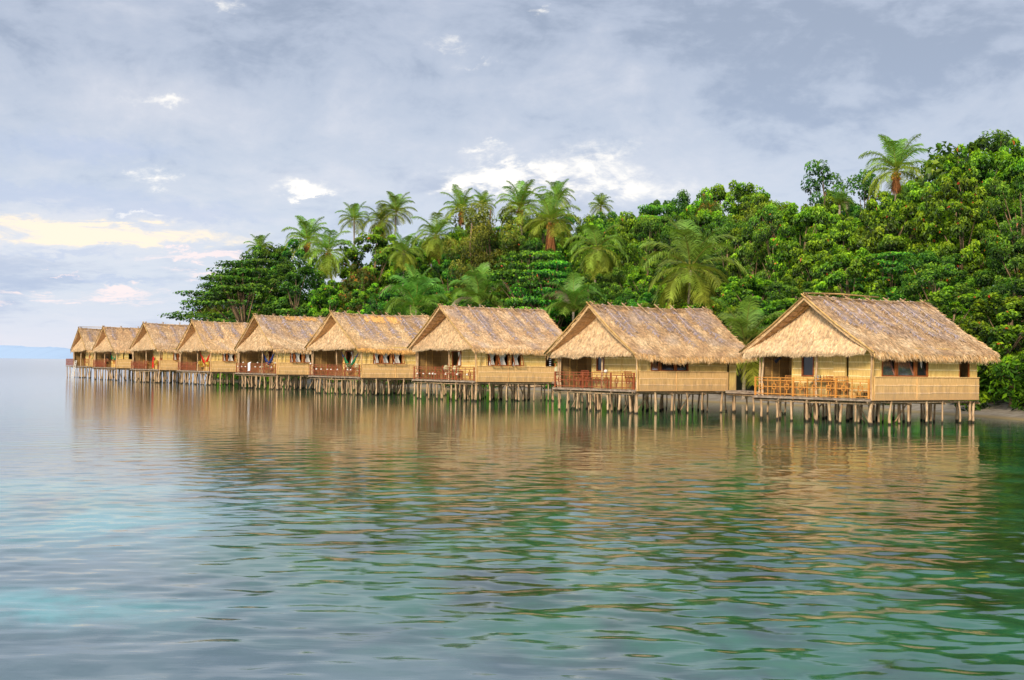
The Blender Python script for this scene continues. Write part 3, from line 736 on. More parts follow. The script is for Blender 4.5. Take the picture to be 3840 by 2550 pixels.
HL = ['nearest hut, far right, with honey-coloured railing and glazed windows mirroring the sky',
      'second-nearest hut, dark red railing, shut casements and a door ajar at its right end',
      'third-nearest hut, open shutters with tied curtains and cream cushioned chairs',
      'fourth-nearest hut, green hammock with blue ends on its verandah',
      'fifth hut from either end, middle of the row, white towel on its railing',
      'sixth-nearest hut, red hammock above a bench with yellow cloth',
      'seventh-nearest hut, two red cloths hanging on its verandah',
      'eighth-nearest hut, with a person sitting on its verandah',
      'farthest hut at the left end of the row, ladder down to the water']
HP = [
 dict(c=(3270, 1595), zf=1.14, W=7.05, zr=5.92, y0=-.28, y1=7.5, ze=3.35, xo=-.45, xb=8.35, L=7.49, u1=5.25, midpost=.46, style='glass', seam=3433,
      wins=[(3306, 3362), (3363, 3433), (3435, 3480)], extra=[(3598, 3634, .98)], front=[(3006, 3053, .95), (3173, 3182, 0)]),
 dict(c=(2388, 1551.5), zf=1.22, W=6.91, zr=5.85, y0=-.40, y1=6.9, ze=3.25, xo=-.65, xb=8.1, L=7.20, u1=4.6, midpost=.42, style='glass', seam=2533,
      wins=[(2440, 2474), (2476, 2533), (2534, 2581)], extra=[(2727, 2736, .0)], front=[(2236, 2267, .95)]),
 dict(c=(1785, 1506), zf=1.35, W=7.63, zr=6.47, y0=-.29, y1=7.35, ze=3.70, xo=-.65, xb=8.1, L=7.3, u1=4.3, midpost=.43, style='awning', seam=1904,
      wins=[(1828, 1862), (1863, 1906), (1917, 1953)], extra=[(2046, 2081, .98)], front=[(1694, 1730, .95)]),
 dict(c=(1354, 1483), zf=1.38, W=8.08, zr=6.42, y0=-.05, y1=7.9, ze=3.74, xo=-.5, xb=8.3, L=7.4, u1=4.1, midpost=.48, style='awning',
      wins=[(1398, 1426), (1427, 1463), (1469, 1508)], front=[(1297, 1325, .95)]),
 dict(c=(1038, 1462), zf=1.39, W=8.10, zr=6.66, y0=-.05, y1=7.4, ze=3.70, xo=-.5, xb=8.2, L=7.4, u1=3.6, midpost=.36, style='awning',
      wins=[(1086, 1100), (1101, 1132), (1137, 1169)], front=[(1007, 1024, .95)]),
 dict(c=(789, 1445), zf=1.41, W=8.05, zr=6.60, y0=-.05, y1=7.2, ze=3.72, xo=-.55, xb=8.2, L=7.4, u1=3.9, midpost=.40, style='awning',
      wins=[(833, 848), (849, 880), (889, 915)]),
 dict(c=(598, 1437), zf=1.45, W=8.02, zr=6.55, y0=-.02, y1=7.3, ze=3.80, xo=-.45, xb=8.2, L=7.4, u1=3.6, midpost=.48, style='awning',
      wins=[(648, 664), (665, 689), (690, 704)], extra=[(602, 607, .98)]),
 dict(c=(436, 1427), zf=1.50, W=7.57, zr=6.40, y0=.0, y1=6.8, ze=3.66, xo=-.45, xb=8.2, L=7.4, u1=3.5, midpost=.52, style='plain',
      wins=[(447, 452), (460, 465), (481, 498), (504, 523)]),
 dict(c=(333, 1418), zf=1.54, W=6.2, zr=6.60, y0=.05, y1=5.6, ze=3.80, xo=-.45, xb=8.2, L=7.4, u1=3.3, midpost=.5, style='plain', wins=[(341, 368)]),
]
HUTS = []
for i, p in enumerate(HP):
    p['zr'] -= .13 if i == 0 else .08
    p['label'] = HL[i]; p['C'] = ground(*p['c']); HUTS.append(make_hut(i, p))

def hw(i, x, y, z):
    """hut-local point (along long side, along gable, height above floor) -> world"""
    C = HP[i]['C']; return Vector((C[0] + Vv[0] * x + Gv[0] * y, C[1] + Vv[1] * x + Gv[1] * y, HP[i]['zf'] + .02 + z))

ORD = ['nearest', 'second-nearest', 'third-nearest', 'fourth-nearest', 'fifth-nearest', 'sixth-nearest', 'seventh-nearest', 'eighth-nearest', 'farthest']
# ------------------------------------------------------------------ walkways joining neighbouring huts
for i in range(8):
    A, B = HP[i + 1], HP[i]                      # from hut i+2's near wall to hut i+1's far wall
    p0 = hw(i + 1, 6.9, -.1, 0); p1 = hw(i, 6.6, B['W'] - .2, 0); z0 = A['zf'] - .02; z1 = B['zf'] - .02
    d = Vector((p0.x - p1.x, p0.y - p1.y, 0)); Ln = d.length
    w = thing('walkway', 'grey plank walkway on stilts from the %s hut to the %s hut' % (ORD[i], ORD[i + 1]), 'walkway', (p1.x, p1.y, 0), atan2(d.y, d.x), 'plank walkways between the huts')
    b = MB(); k = 0
    while k * .17 < Ln:
        t = k * .17 / Ln; z = z1 + (z0 - z1) * t
        b.box((k * .17, -.65 + random.uniform(-.05, .05), z - .02), (k * .17 + .15, .65 + random.uniform(-.05, .05), z + .02), np.array((1, 1, 1)) * random.uniform(.75, 1.25)); k += 1
    b.bar((0, -.62, z1 - .08), (Ln, -.62, z0 - .08), .08, .1); b.bar((0, .62, z1 - .08), (Ln, .62, z0 - .08), .08, .1)
    b.build('deck', M['plank'], w)
    for y in (-.5, .5):
        b = MB(); b.tube([(0, y, z1 - .2), (Ln * .5, y, (z0 + z1) / 2 - .24), (Ln, y, z0 - .2)], .055, 6); b.build('beam', M['frame_wood'] if y < 0 and i == 0 else M['stilt'], w, smooth=True)
    k = .5
    while k < Ln:
        for y in (-.5, .5): add_stilt(w, k + random.uniform(-.3, .3), y, z1 - .18, random.uniform(.7, .95))
        k += 1.3
    add_brace(w, (Ln * .25, -.55, z1 - .2), (Ln * .25 + 1.0, -.55, -.25), .04); add_brace(w, (Ln * .7, -.55, z1 - .2), (Ln * .7 - .9, -.5, -.25), .04)

# ------------------------------------------------------------------ furniture and belongings on the verandahs
def chair(i, x, y, rot, label, wood='chair_wood', cushion=None, grp='chairs on the hut verandahs'):
    t = thing('chair', label, 'chair', hw(i, x, y, 0), YAW + rot, grp); wm = M[wood]
    for sx in (-.24, .24):
        for sy in (-.24, .24):
            b = MB(); b.bar((sx, sy, 0), (sx, sy, .62 if sy < 0 or True else .4), .04); b.build('leg', wm, t)
    b = MB(); b.box((-.25, -.25, .38), (.25, .25, .43)); b.build('seat', wm, t)
    b = MB()
    for k in range(6): b.bar((-.2 + k * .08, .25, .43), (-.2 + k * .08, .33, .95), .025)
    b.bar((-.26, .33, .95), (.26, .33, .95), .05); b.bar((-.26, .25, .43), (-.26, .34, .97), .045); b.bar((.26, .25, .43), (.26, .34, .97), .045); b.build('backrest', wm, t)
    for sx in (-.26, .26):
        b = MB(); b.bar((sx, -.27, .63), (sx, .3, .63), .05); b.build('armrest', wm, t)
    if cushion:
        b = MB(); b.ball((0, 0, .47), (.25, .25, .07), seg=10); b.ball((0, .24, .76), (.26, .09, .26), seg=10); b.build('cushion', M[cushion], t, smooth=True)
    return t
def table(i, x, y, label, lx=.45, ly=.9, h=.72, wood='chair_wood'):
    t = thing('table', label, 'table', hw(i, x, y, 0), YAW)
    b = MB(); b.box((-lx / 2, -ly / 2, h - .04), (lx / 2, ly / 2, h)); b.build('tabletop', M[wood], t)
    for sx in (-1, 1):
        for sy in (-1, 1):
            b = MB(); b.bar((sx * (lx / 2 - .04), sy * (ly / 2 - .04), 0), (sx * (lx / 2 - .04), sy * (ly / 2 - .04), h - .04), .05); b.build('leg', M[wood], t)
    return t
def hammock(i, x, y0, y1, cloth, rope, label, z=1.5, sagz=.8):
    t = thing('hammock', label, 'hammock', hw(i, x, (y0 + y1) / 2, 0), YAW, 'hammocks slung on the verandahs')
    n = 15; hl = (y1 - y0) / 2; V = []
    for k in range(n):
        s = k / (n - 1) * 2 - 1; zc = z - sagz * (1 - abs(s) ** 1.7) * .95; wd = .05 + .13 * (1 - s * s)
        for q in range(6):
            a = q / 5 * 2 - 1; V.append((a * wd, s * hl * .72, zc - .1 * (1 - a * a) + .05 * a * a - .3 * abs(s) * 0))
    b = MB(); b.add(V, [(k * 6 + q, k * 6 + q + 1, (k + 1) * 6 + q + 1, (k + 1) * 6 + q) for k in range(n - 1) for q in range(5)]); b.build('hammock_bed', M[cloth], t, smooth=True)
    for s in (-1, 1):
        b = MB(); b.tube([(0, s * hl * .72, z - .02), (0, s * hl * .86, z + .12), (0, s * hl, z + .38)], [.06, .04, .02], 5); b.build('hammock_rope', M[rope], t)
    return t
def shells(i, ys, z, x=-.05):
    for y in ys:
        b = MB(); r = .07 + random.uniform(-.01, .015)
        b.ball((0, 0, 0), (r * 1.1, r * 1.1, r * .75), seg=9); b.tube([(0, 0, r * .4), (.01, .02, r * 1.3)], [.045, .006], 6)
        o = b.build('seashell', M['shell'], None, smooth=True); o.location = hw(i, x, y, z + r * .75)
        tag(o, 'pale seashell resting on the railing of the %s hut' % ORD[i], 'seashell', 'seashells on the verandah railings')

# nearest hut
tb = table(0, .30, 3.15, 'long wooden table with bottles on the nearest verandah', .5, 1.5, .80)
for k, (dy, mt, lab) in enumerate(((.45, 'green_cloth', 'small green bottle at the left end of the verandah table'), (.28, 'white', 'white jar beside the green bottle on the verandah table'), (.12, 'black', 'dark bottle in the middle of the verandah table'), (-.08, 'frame_wood', 'brown bottle on the verandah table, left of the last one'), (-.24, 'coconut', 'orange-brown jar at the right of the verandah table'))):
    b = MB(); b.tube([(0, 0, 0), (0, 0, .11), (0, 0, .15), (0, 0, .21)], [.035, .035, .014, .014], 8)
    tag(b.build('bottle', M[mt], None, hw(0, .30, 3.15 + dy, .80), True), lab, 'bottle')
chair(0, .38, 1.95, 2.0, 'slatted cane chair right of the table on the nearest verandah')
chair(0, .38, 2.55 - .1, -.3, 'slatted cane chair against the table on the nearest verandah')
chair(0, .45, 4.55, -1.2, 'cane chair left of the middle post on the nearest verandah')
chair(0, .75, 5.9, -1.57, 'cane chair in the shaded left corner of the nearest verandah')
stool = thing('stool', 'low dark stool at the right end of the nearest verandah', 'stool', hw(0, .30, .62, 0), YAW)
b = MB(); b.box((-.2, -.3, .28), (.2, .3, .33)); b.build('seat', M['chair_wood'], stool)
for sx in (-.16, .16):
    for sy in (-.26, .26):
        b = MB(); b.bar((sx * 1.2, sy, 0), (sx * .6, -sy * .2 + sy * .8, .3), .03); b.build('leg', M['dark'], stool)
bk = MB(); bk.tube([(0, 0, 0), (0, 0, .15), (0, 0, .3)], [.14, .2, .19], 12); tag(bk.build('basket', M['bamboo_pole'], None, hw(0, .32, 1.35, 0), True), 'round woven basket on the floor of the nearest verandah', 'basket')
fan = thing('wall_fan', 'black fan hanging under the gable of the nearest hut', 'lamp', hw(0, .1, 5.75, 1.72), YAW + .5)  # black hanging fan, gives no light
b = MB(); b.tube([(0, -.05, .02), (0, .12, -.12)], [.05, .10], 10); b.ball((0, -.1, .06), .07); b.build('fan_head', M['black'], fan, smooth=True)
b = MB(); b.tube([(0, .0, .05), (.0, .35, .0), (.0, .75, .28)], .012, 5); b.build('arm', M['black'], fan)
# second hut
chair(1, .42, .85, 1.57, 'cane chair with a yellow-green cushion on the second verandah from the right', 'chair_wood')
b = MB(); b.ball((0, 0, 0), (.13, .1, .12), seg=9); tag(b.build('cushion', M['yellow_cloth'], None, hw(1, .42, .62, .55), True), 'small yellow-green cushion on the chair of the second verandah', 'cushion')
b = MB(); b.ball((0, 0, .07), (.11, .11, .09), seg=9); b.tube([(0, .06, .08), (0, .2, .12)], [.05, .02], 6); tag(b.build('conch_shell', M['shell'], None, hw(1, -.05, 2.5, .88), True), 'large white conch shell on the railing of the second verandah', 'shell')
table(1, .32, 3.7, 'dark low table behind the railing of the second verandah', .5, 1.4, .6, 'red_wood')
chair(1, .35, 5.1, -1.4, 'dark cane chair in the shaded corner of the second verandah', 'red_wood')
pl = thing('potted_plant', 'orange-red flowers in a pale planter at the left end of the second verandah', 'plant', hw(1, .1, 6.95, .85), YAW)
b = MB(); b.box((-.09, -.1, -.25), (.09, .1, .3)); b.build('planter', M['cream'], pl)
b = MB(); n = 46; q = rng.normal(0, 1, (n, 3)) * np.array([.13, .16, .14]) + np.array([0, 0, .6])
b.leaves(q, rng.normal(0, 1, (n, 3)), .10, .09, np.where((rng.random(n) < .6)[:, None], np.array([.8, .12, .03]), np.array([.12, .2, .04])))
for k in range(7): b.tube([(0, 0, .28), tuple(q[k] * .9 + np.array([0, 0, .05]))], .008, 4, (.15, .2, .05))
b.build('flowers', M['leaf'], pl)
# third hut
chair(2, .40, 2.85, -.2, 'cream cushioned chair right of the middle post on the third verandah', 'red_wood', 'cream')
chair(2, .40, 3.95, .1, 'cream cushioned chair left of the middle post on the third verandah', 'red_wood', 'cream')
table(2, .30, 5.0, 'low red-brown table on the third verandah', .5, 1.0, .55, 'red_wood')
table(2, .32, .75, 'small cane side table at the right end of the third verandah', .4, .5, .55, 'chair_wood')
shells(2, (1.0, 2.2, 3.6, 4.9, 5.2, 5.6, 6.4, 7.2), .34)
# fourth hut
hammock(3, .30, 1.0, 3.6, 'green_cloth', 'blue_cloth', 'green hammock with blue ends under the fourth hut gable')
chair(3, .42, 1.1, .2, 'cane chair under the green hammock on the fourth verandah', 'chair_wood', 'cream')
chair(3, .42, 2.6, -.2, 'cream cushioned chair beside the green hammock on the fourth verandah', 'chair_wood', 'cream')
shells(3, (1.5, 2.0, 3.6, 4.6, 5.2, 6.2, 7.0), .46); shells(3, (8.0,), .88)
# fifth hut
hammock(4, .30, 1.0, 3.6, 'blue_cloth', 'blue_cloth', 'dark blue hammock gathered at the post of the fifth hut', 1.6, .8)
chair(4, .42, 2.2, -.2, 'cream cushioned chair on the fifth verandah', 'chair_wood', 'cream'); table(4, .3, 3.1, 'cane table with a cream top on the fifth verandah', .5, .9, .6, 'cream')
b = MB(); V = []
for k in range(9):
    for q in range(6): V.append((-.10 - .01 * sin(q * 2) + (.1 if k < 1 else 0), 5.15 + q * .1 + .01 * sin(k), HP[4]['zf'] + 1.0 - k * .1 + .02 * sin(q)))
b.add(V, [(k * 6 + q, k * 6 + q + 1, (k + 1) * 6 + q + 1, (k + 1) * 6 + q) for k in range(8) for q in range(5)])
o = b.build('towel', M['white'], None, (HP[4]['C'][0], HP[4]['C'][1], 0), True); o.rotation_euler = (0, 0, YAW); tag(o, 'white towel hanging over the railing of the fifth hut', 'towel')
shells(4, (1.0, 3.2, 4.2, 6.2, 7.0, 7.8), .5); shells(4, (.3, 3.75, 6.7), .88)
# sixth hut
hammock(5, .35, .9, 3.4, 'red_cloth', 'red_cloth', 'red hammock under the gable of the sixth hut')
chair(5, .45, 1.5, 0, 'cane bench draped in yellow cloth on the sixth verandah', 'chair_wood', 'yellow_cloth'); chair(5, .45, 3.3, 0, 'low cane chair with yellow cushion near the middle post of the sixth verandah', 'chair_wood', 'yellow_cloth')
# seventh hut
for y, lab, hh in ((1.2, 'red cloth hanging at the right of the seventh verandah', 1.0), (3.1, 'long red cloth hanging beside the post of the seventh verandah', 1.4)):
    b = MB(); V = []
    for k in range(8):
        for q in range(5): V.append((.05 * sin(q * 2.1 + k * .5), (q - 2) * .13 * (1 - .05 * k), -k * hh / 8))
    b.add(V, [(k * 5 + q, k * 5 + q + 1, (k + 1) * 5 + q + 1, (k + 1) * 5 + q) for k in range(7) for q in range(4)])
    b.bar((0, 0, 0), (0, 0, .25), .02); o = b.build('hanging_cloth', M['red_cloth'], None, hw(6, .5, y, 1.35), True); o.rotation_euler = (0, 0, YAW); tag(o, lab, 'cloth')
chair(6, .4, 1.6, .3, 'chair draped in green and yellow patterned cloth on the seventh verandah', 'chair_wood', 'yellow_cloth')
chair(6, .4, 4.3, .3, 'plain cane chair left of the post on the seventh verandah')
# eighth hut
hammock(7, .40, .7, 3.3, 'green_cloth', 'blue_cloth', 'green hammock beside the sitting person on the eighth verandah')
chair(7, .45, 1.3, .3, 'wide cane chair right of the post on the eighth verandah', 'honey_wood')
pch = chair(7, .35, 4.2, 1.57 + .2, 'cane chair on which the person sits on the eighth verandah')
# ninth hut
b = MB(); V = []
for k in range(6):
    for q in range(4): V.append((.03 * sin(q * 2), (q - 1.5) * .16, -k * .18))
b.add(V, [(k * 4 + q, k * 4 + q + 1, (k + 1) * 4 + q + 1, (k + 1) * 4 + q) for k in range(5) for q in range(3)])
b.bar((0, 0, 0), (0, 0, .3), .02); o = b.build('hanging_cloth', M['red_cloth'], None, hw(8, .25, .6, 1.35), True); o.rotation_euler = (0, 0, YAW); tag(o, 'dark red cloth hanging beside the corner of the farthest hut', 'cloth')
chair(8, .4, 1.8, 0, 'dark red chair on the verandah of the farthest hut', 'red_wood')
# ninth hut rail and ladder
C9 = HP[8]['C']; z9 = HP[8]['zf']; h9 = HUTS[8]
b = MB(); yl, yr = 8.0, 5.2
for z in (.9, .62, .34, .1): b.bar((-.3, yl, z9 + z), (-.3, yr, z9 + z), .045)
for k in range(13): b.bar((-.3, yl + (yr - yl) * k / 12, z9 + .05), (-.3, yl + (yr - yl) * k / 12, z9 + .95), .045)
b.build('railing', M['red_wood'], h9)
b = MB(); b.box((-.35, 5.0, z9 - .1), (2.2, 8.05, z9)); b.build('landing', M['plank'], h9)
for q in ((-.2, 7.8), (1.8, 7.8), (-.2, 6.8), (1.8, 6.5)): add_stilt(h9, q[0], q[1], z9 - .08)
lad = thing('ladder', 'pale wooden ladder leaning on the verandah of the farthest hut', 'ladder', hw(8, -.35, 4.0, 0), YAW); lad.location.z = 0
for yy in (-.28, .28):
    b = MB(); b.bar((-.55, yy * 1.15, -.4), (0, yy, z9 + .75), .07); b.build('ladder_rail', M['shell'], lad)
for k in range(7):
    t = .12 + k * .13; b = MB(); b.bar((-.55 + .55 * t, -.3, -.4 + (z9 + 1.15) * t), (-.55 + .55 * t, .3, -.4 + (z9 + 1.15) * t), .05); b.build('rung', M['shell'], lad)

# ------------------------------------------------------------------ the person on the eighth verandah
def skinned(name, joints, bones, mat, parent, sub=2, root=0):
    me = bpy.data.meshes.new(name); me.from_pydata([j[0] for j in joints], bones, []); me.materials.append(mat)
    o = put(name, me, parent)
    md = o.modifiers.new('skin', 'SKIN'); md.use_smooth_shade = True
    for k, j in enumerate(joints):
        sv = me.skin_vertices[0].data[k]; sv.radius = (j[1], j[1] if len(j) < 3 else j[2]); sv.use_root = (k == root)
    s2 = o.modifiers.new('sub', 'SUBSURF'); s2.levels = sub; s2.render_levels = sub
    return o
pr = thing('person', 'bare-chested dark-haired person sitting sideways on a verandah chair reading', 'person', hw(7, .35, 4.2, 0), YAW + .1)
# faces +y (towards the left end of the verandah)
J = [((0, -.05, .50), .13, .10), ((0, -.10, .68), .12, .09), ((0, -.10, .86), .15, .10), ((0, -.06, 1.0), .055), ((0, -.03, 1.08), .07), ((0, -.02, 1.18), .085, .10),
     ((.19, -.08, .94), .05), ((.24, .08, .74), .042), ((.14, .30, .72), .032), ((-.19, -.08, .94), .05), ((-.24, .08, .74), .042), ((-.14, .30, .72), .032),
     ((.11, .0, .50), .085), ((.13, .40, .52), .065), ((.13, .42, .28), .05), ((.13, .42, .07), .035), ((.13, .55, .04), .03),
     ((-.11, .0, .50), .085), ((-.13, .40, .52), .065), ((-.13, .42, .28), .05), ((-.13, .42, .07), .035), ((-.13, .55, .04), .03),
     ((.10, .38, .73), .026), ((-.10, .38, .73), .026), ((0, .075, 1.15), .018)]
Bn = [(0, 1), (1, 2), (2, 3), (3, 4), (4, 5), (2, 6), (6, 7), (7, 8), (2, 9), (9, 10), (10, 11), (0, 12), (12, 13), (13, 14), (14, 15), (15, 16), (0, 17), (17, 18), (18, 19), (19, 20), (20, 21), (8, 22), (11, 23), (5, 24)]
skinned('body', J, Bn, M['skin'], pr)
b = MB(); b.ball((0, -.05, 1.22), (.098, .115, .10), seg=12, rings=8); b.ball((0, -.10, 1.16), (.09, .08, .11), seg=12, rings=8); b.build('hair', M['hair'], pr, smooth=True)
b = MB(); b.tube([(.11, -.08, .50), (.13, .34, .52)], [.125, .085], 10); b.tube([(-.11, -.08, .50), (-.13, .34, .52)], [.125, .085], 10); b.ball((0, -.06, .5), (.2, .14, .11), seg=12); b.build('shorts', M['shorts'], pr, smooth=True)
for sx in (1, -1):
    J2 = [((.10 * sx, .36, .73), .022)]; B2 = []
    for k in range(4):
        J2 += [((.10 * sx + (k - 1.5) * .018, .41, .735), .009), ((.09 * sx + (k - 1.5) * .018, .445 - abs(k - 1.4) * .006, .725), .008)]; B2 += [(0, 1 + 2 * k), (1 + 2 * k, 2 + 2 * k)]
    J2 += [((.06 * sx, .38, .75), .009), ((.05 * sx, .41, .755), .008)]; B2 += [(0, 9), (9, 10)]
    skinned('hand', J2, B2, M['skin'], pr, 1)
b = MB(); b.box((-.14, .40, .745), (-.002, .58, .76)); b.box((.002, .40, .745), (.14, .58, .76)); tag(b.build('book', M['yellow_cloth'], None, hw(7, .35, 4.2, 0)), 'open yellow book held by the person on the eighth verandah', 'book')
bpy.data.objects['book'].rotation_euler = (0, 0, YAW + .1)

# ------------------------------------------------------------------ land
shore_px = [(3840, 1577), (3672, 1563), (3200, 1530), (2660, 1508), (2240, 1484), (1990, 1467), (1650, 1459), (1250, 1444), (900, 1433), (760, 1427)]
shore = [ground(*q) for q in shore_px]
S0 = shore[0] + (shore[0] - shore[2]).normalized() * 90
poly = [Vector((S0.x, S0.y, 0))] + shore + [Vector((-39, 200, 0)), Vector((-30, 235, 0)), Vector((0, 290, 0)), Vector((160, 300, 0)), Vector((220, 120, 0)), Vector((160, -20, 0))]
PX = np.array([(q.x, q.y) for q in poly])
def sdist(x, y):
    """signed distance to the shoreline, positive inland (arrays)"""
    x = np.asarray(x, float); y = np.asarray(y, float); d = np.full(x.shape, 1e9); ins = np.zeros(x.shape, bool)
    n = len(PX)
    for k in range(n):
        a = PX[k]; c_ = PX[(k + 1) % n]; e = c_ - a
        t = np.clip(((x - a[0]) * e[0] + (y - a[1]) * e[1]) / (e @ e), 0, 1)
        d = np.minimum(d, np.hypot(x - a[0] - t * e[0], y - a[1] - t * e[1]))
        cr = ((a[1] > y) != (c_[1] > y)) & (x < (c_[0] - a[0]) * (y - a[1]) / (c_[1] - a[1] + 1e-12) + a[0]); ins ^= cr
    return np.where(ins, d, -d)
def tz(x, y):
    d = sdist(x, y); w = 0.4 * np.sin(x * .13 + 1) * np.sin(y * .11)
    beach = np.clip(d, -30, 3.2) * 0.20
    hill = np.clip(d - 3.2, 0, None); hill = 10.5 * (1 - np.exp(-hill / 26.0))
    return beach + hill + w * np.clip(d / 15, 0, 1)
gx = np.arange(-90, 226, 1.6); gy = np.concatenate([np.arange(30, 220, 1.6), np.arange(220, 330, 5)]); XX, YY = np.meshgrid(gx, gy); ZZ = tz(XX, YY)
b = MB(); nx = len(gx); I = np.arange(len(gy) - 1)[:, None] * nx + np.arange(nx - 1)[None]
b.add(np.stack([XX, YY, ZZ], -1).reshape(-1, 3), np.stack([I, I + 1, I + nx + 1, I + nx], -1).reshape(-1, 4))
m, g, bs, out = new_mat('island_ground')
ps = wpos(g); z = g.sep(ps)[2]
n1 = g.noise(ps, 1.6, 5, .65); n2 = g.noise(ps, 9, 4, .6)
sand = g.mix(g.mr(n1, .35, .65), (0.36, 0.31, 0.25), (0.25, 0.21, 0.16)); sand = g.mix(g.mr(z, .03, .14), (0.34, 0.25, 0.12), sand)
soil = g.mix(g.mr(n2, .35, .65), (0.035, 0.045, 0.015), (0.07, 0.055, 0.03))
c = g.mix(g.mr(g.m('ADD', z, g.mr(n1, .3, .7, -.25, .25)), .55, .8), sand, soil); g.l.new(c, bs.inputs['Base Color']); bs.inputs['Roughness'].default_value = .9
bp = g.node('ShaderNodeBump'); bp.inputs['Strength'].default_value = .5; bp.inputs['Distance'].default_value = .05; g.l.new(n2, bp.inputs['Height']); g.l.new(bp.outputs[0], bs.inputs['Normal'])
tag(b.build('island_ground', m, None, smooth=True), kind='structure')

# ------------------------------------------------------------------ water
def wave_height(X, Y):
    r = np.random.default_rng(11); H = np.zeros_like(X); D = np.hypot(X, Y)
    for k in range(46):
        lam = 0.28 * (1.038 ** k) * r.uniform(.85, 1.15)
        th = r.normal(1.55, 0.85 if k % 3 else 1.3); kx, ky = cos(th) * 2 * pi / lam, sin(th) * 2 * pi / lam
        amp = 0.00118 * lam ** .82 * r.uniform(.6, 1.3)
        cut = np.clip((lam * 260 - D) / (lam * 130), 0, 1) * np.clip(1.15 - D / 90, .25, 1)
        H += amp * cut * np.sin(kx * X + ky * Y + r.uniform(0, 6.28) + .6 * np.sin(X * .21 + k) + .5 * np.sin(Y * .17 + 2 * k))
    patch = 0.82 + .3 * np.sin(X * .06 + 1.5) * np.sin(Y * .05 + X * .03) + .32 * np.clip(X / 9, -1, 1)
    return H * patch
def polar(r, a0, a1, na):
    th = np.linspace(a0, a1, na); R, T = np.meshgrid(r, th, indexing='ij'); return R * np.sin(T), R * np.cos(T)
b = MB()
rr = 4.0 * 1.0042 ** np.arange(0, 905); X, Y = polar(rr, -.52, .52, 300)
nr, na = X.shape; Z = wave_height(X, Y); edge = np.clip((rr - 4) / 1.0, 0, 1)[:, None] * np.clip((rr[-1] - rr) / 10, 0, 1)[:, None] * np.clip((.52 - np.abs(np.linspace(-.52, .52, na))) / .02, 0, 1)[None]
I = np.arange(nr - 1)[:, None] * na + np.arange(na - 1)[None]; I = np.stack([I, I + 1, I + na + 1, I + na], -1).reshape(-1, 4)
b.add(np.stack([X, Y, Z * edge], -1).reshape(-1, 3), I)
Rm, RM = rr[0], rr[-1]
far = np.concatenate([[RM], np.array([260, 400, 700, 1200, 2500, 6000, 14000, 30000.])])
for (r_, a0, a1, na2) in ((far, -.52, .52, 300), (np.concatenate([[.01, 1, Rm], [10, 30, 80, RM], far[1:]]), .52, 2 * pi - .52, 90), (np.array([.01, Rm]), -.52, .52, 300)):
    X, Y = polar(r_, a0, a1, na2); n0, n1_ = X.shape; I = np.arange(n0 - 1)[:, None] * n1_ + np.arange(n1_ - 1)[None]
    b.add(np.stack([X, Y, X * 0], -1).reshape(-1, 3), np.stack([I, I + 1, I + n1_ + 1, I + n1_], -1).reshape(-1, 4))
m = bpy.data.materials.new('sea_water'); m.use_nodes = True; g = NG(m.node_tree); g.n.clear(); out = g.node('ShaderNodeOutputMaterial')
ps = wpos(g); s = g.sep(ps)
rock = g.noise(g.scale(ps, (.11, .075, 1), (3.1, 1.2, 0)), 1.0, 5, .6, .6); fine = g.noise(g.scale(ps, (.6, .35, 1)), 1.0, 4, .6, .5)
deep = g.mix(g.mr(fine, .35, .65), (0.080, 0.145, 0.165), (0.130, 0.205, 0.220))
def bar(x0, y0, sx, sy, w):
    dx = g.m('DIVIDE', g.m('SUBTRACT', s[0], x0), sx); dy = g.m('DIVIDE', g.m('SUBTRACT', s[1], y0), sy)
    return g.m('MULTIPLY', g.m('EXPONENT', g.m('MULTIPLY', g.m('ADD', g.m('MULTIPLY', dx, dx), g.m('MULTIPLY', dy, dy)), -1.0)), w)
sb = bar(-6.5, 25, 7.5, 6.5, 1.15)
for q in ((-1.6, 22.5, 4.0, 3.0, .8), (-4.6, 14.2, 2.2, 1.2, 1.1), (1.6, 13.4, 2.6, 1.2, .7), (-.5, 15.5, 2.0, .9, .5), (-14, 40, 8, 7, .5), (3.5, 16.5, 2, .9, .35)): sb = g.m('ADD', sb, bar(*q))
rk = g.noise(g.scale(ps, (.45, .30, 1), (3.1, 1.2, 0)), 1.0, 5, .62, .8)
c = g.mix(g.mr(g.m('MULTIPLY', sb, g.m('ADD', 1.0, g.m('MULTIPLY', g.m('SUBTRACT', rk, .5), 4.5))), .15, 1.6), deep, (0.13, 0.44, 0.44))
dist = g.node('ShaderNodeVectorMath', operation='LENGTH')
g.l.new(ps, dist.inputs[0]); D = dist.outputs['Value']
# greener over the shallows by the huts and the shore (distance across the line of the huts)
acr = g.m('ADD', g.m('MULTIPLY', s[0], .865), g.m('MULTIPLY', s[1], .50))       # metres toward the shore
shal = g.mr(g.m('ADD', acr, g.mr(rock, .3, .7, -2.5, 2.5)), 4.0, 10)
grn = g.mix(g.mr(g.m('ADD', fine, g.m('MULTIPLY', rock, .6)), .68, .95), (0.004, 0.036, 0.012), (0.014, 0.15, 0.065))
c = g.mix(g.mr(D, 22, 60, 0, .7), c, (0.010, 0.035, 0.035)); c = g.mix(shal, c, grn)
bp = g.node('ShaderNodeBump'); bp.inputs['Strength'].default_value = 1.0; bp.inputs['Distance'].default_value = 1.0
h1 = g.noise(g.scale(ps, (1.3, 4.2, 1)), 1.0, 3, .55, .3); h2 = g.noise(g.scale(ps, (5, 13, 1)), 1.0, 2, .5)
hh = g.m('ADD', g.m('MULTIPLY', h1, g.mr(D, 8, 90, .0030, .0060, False)), g.m('MULTIPLY', h2, .0007)); g.l.new(hh, bp.inputs['Height'])
df = g.node('ShaderNodeBsdfDiffuse'); g.l.new(c, df.inputs[0])
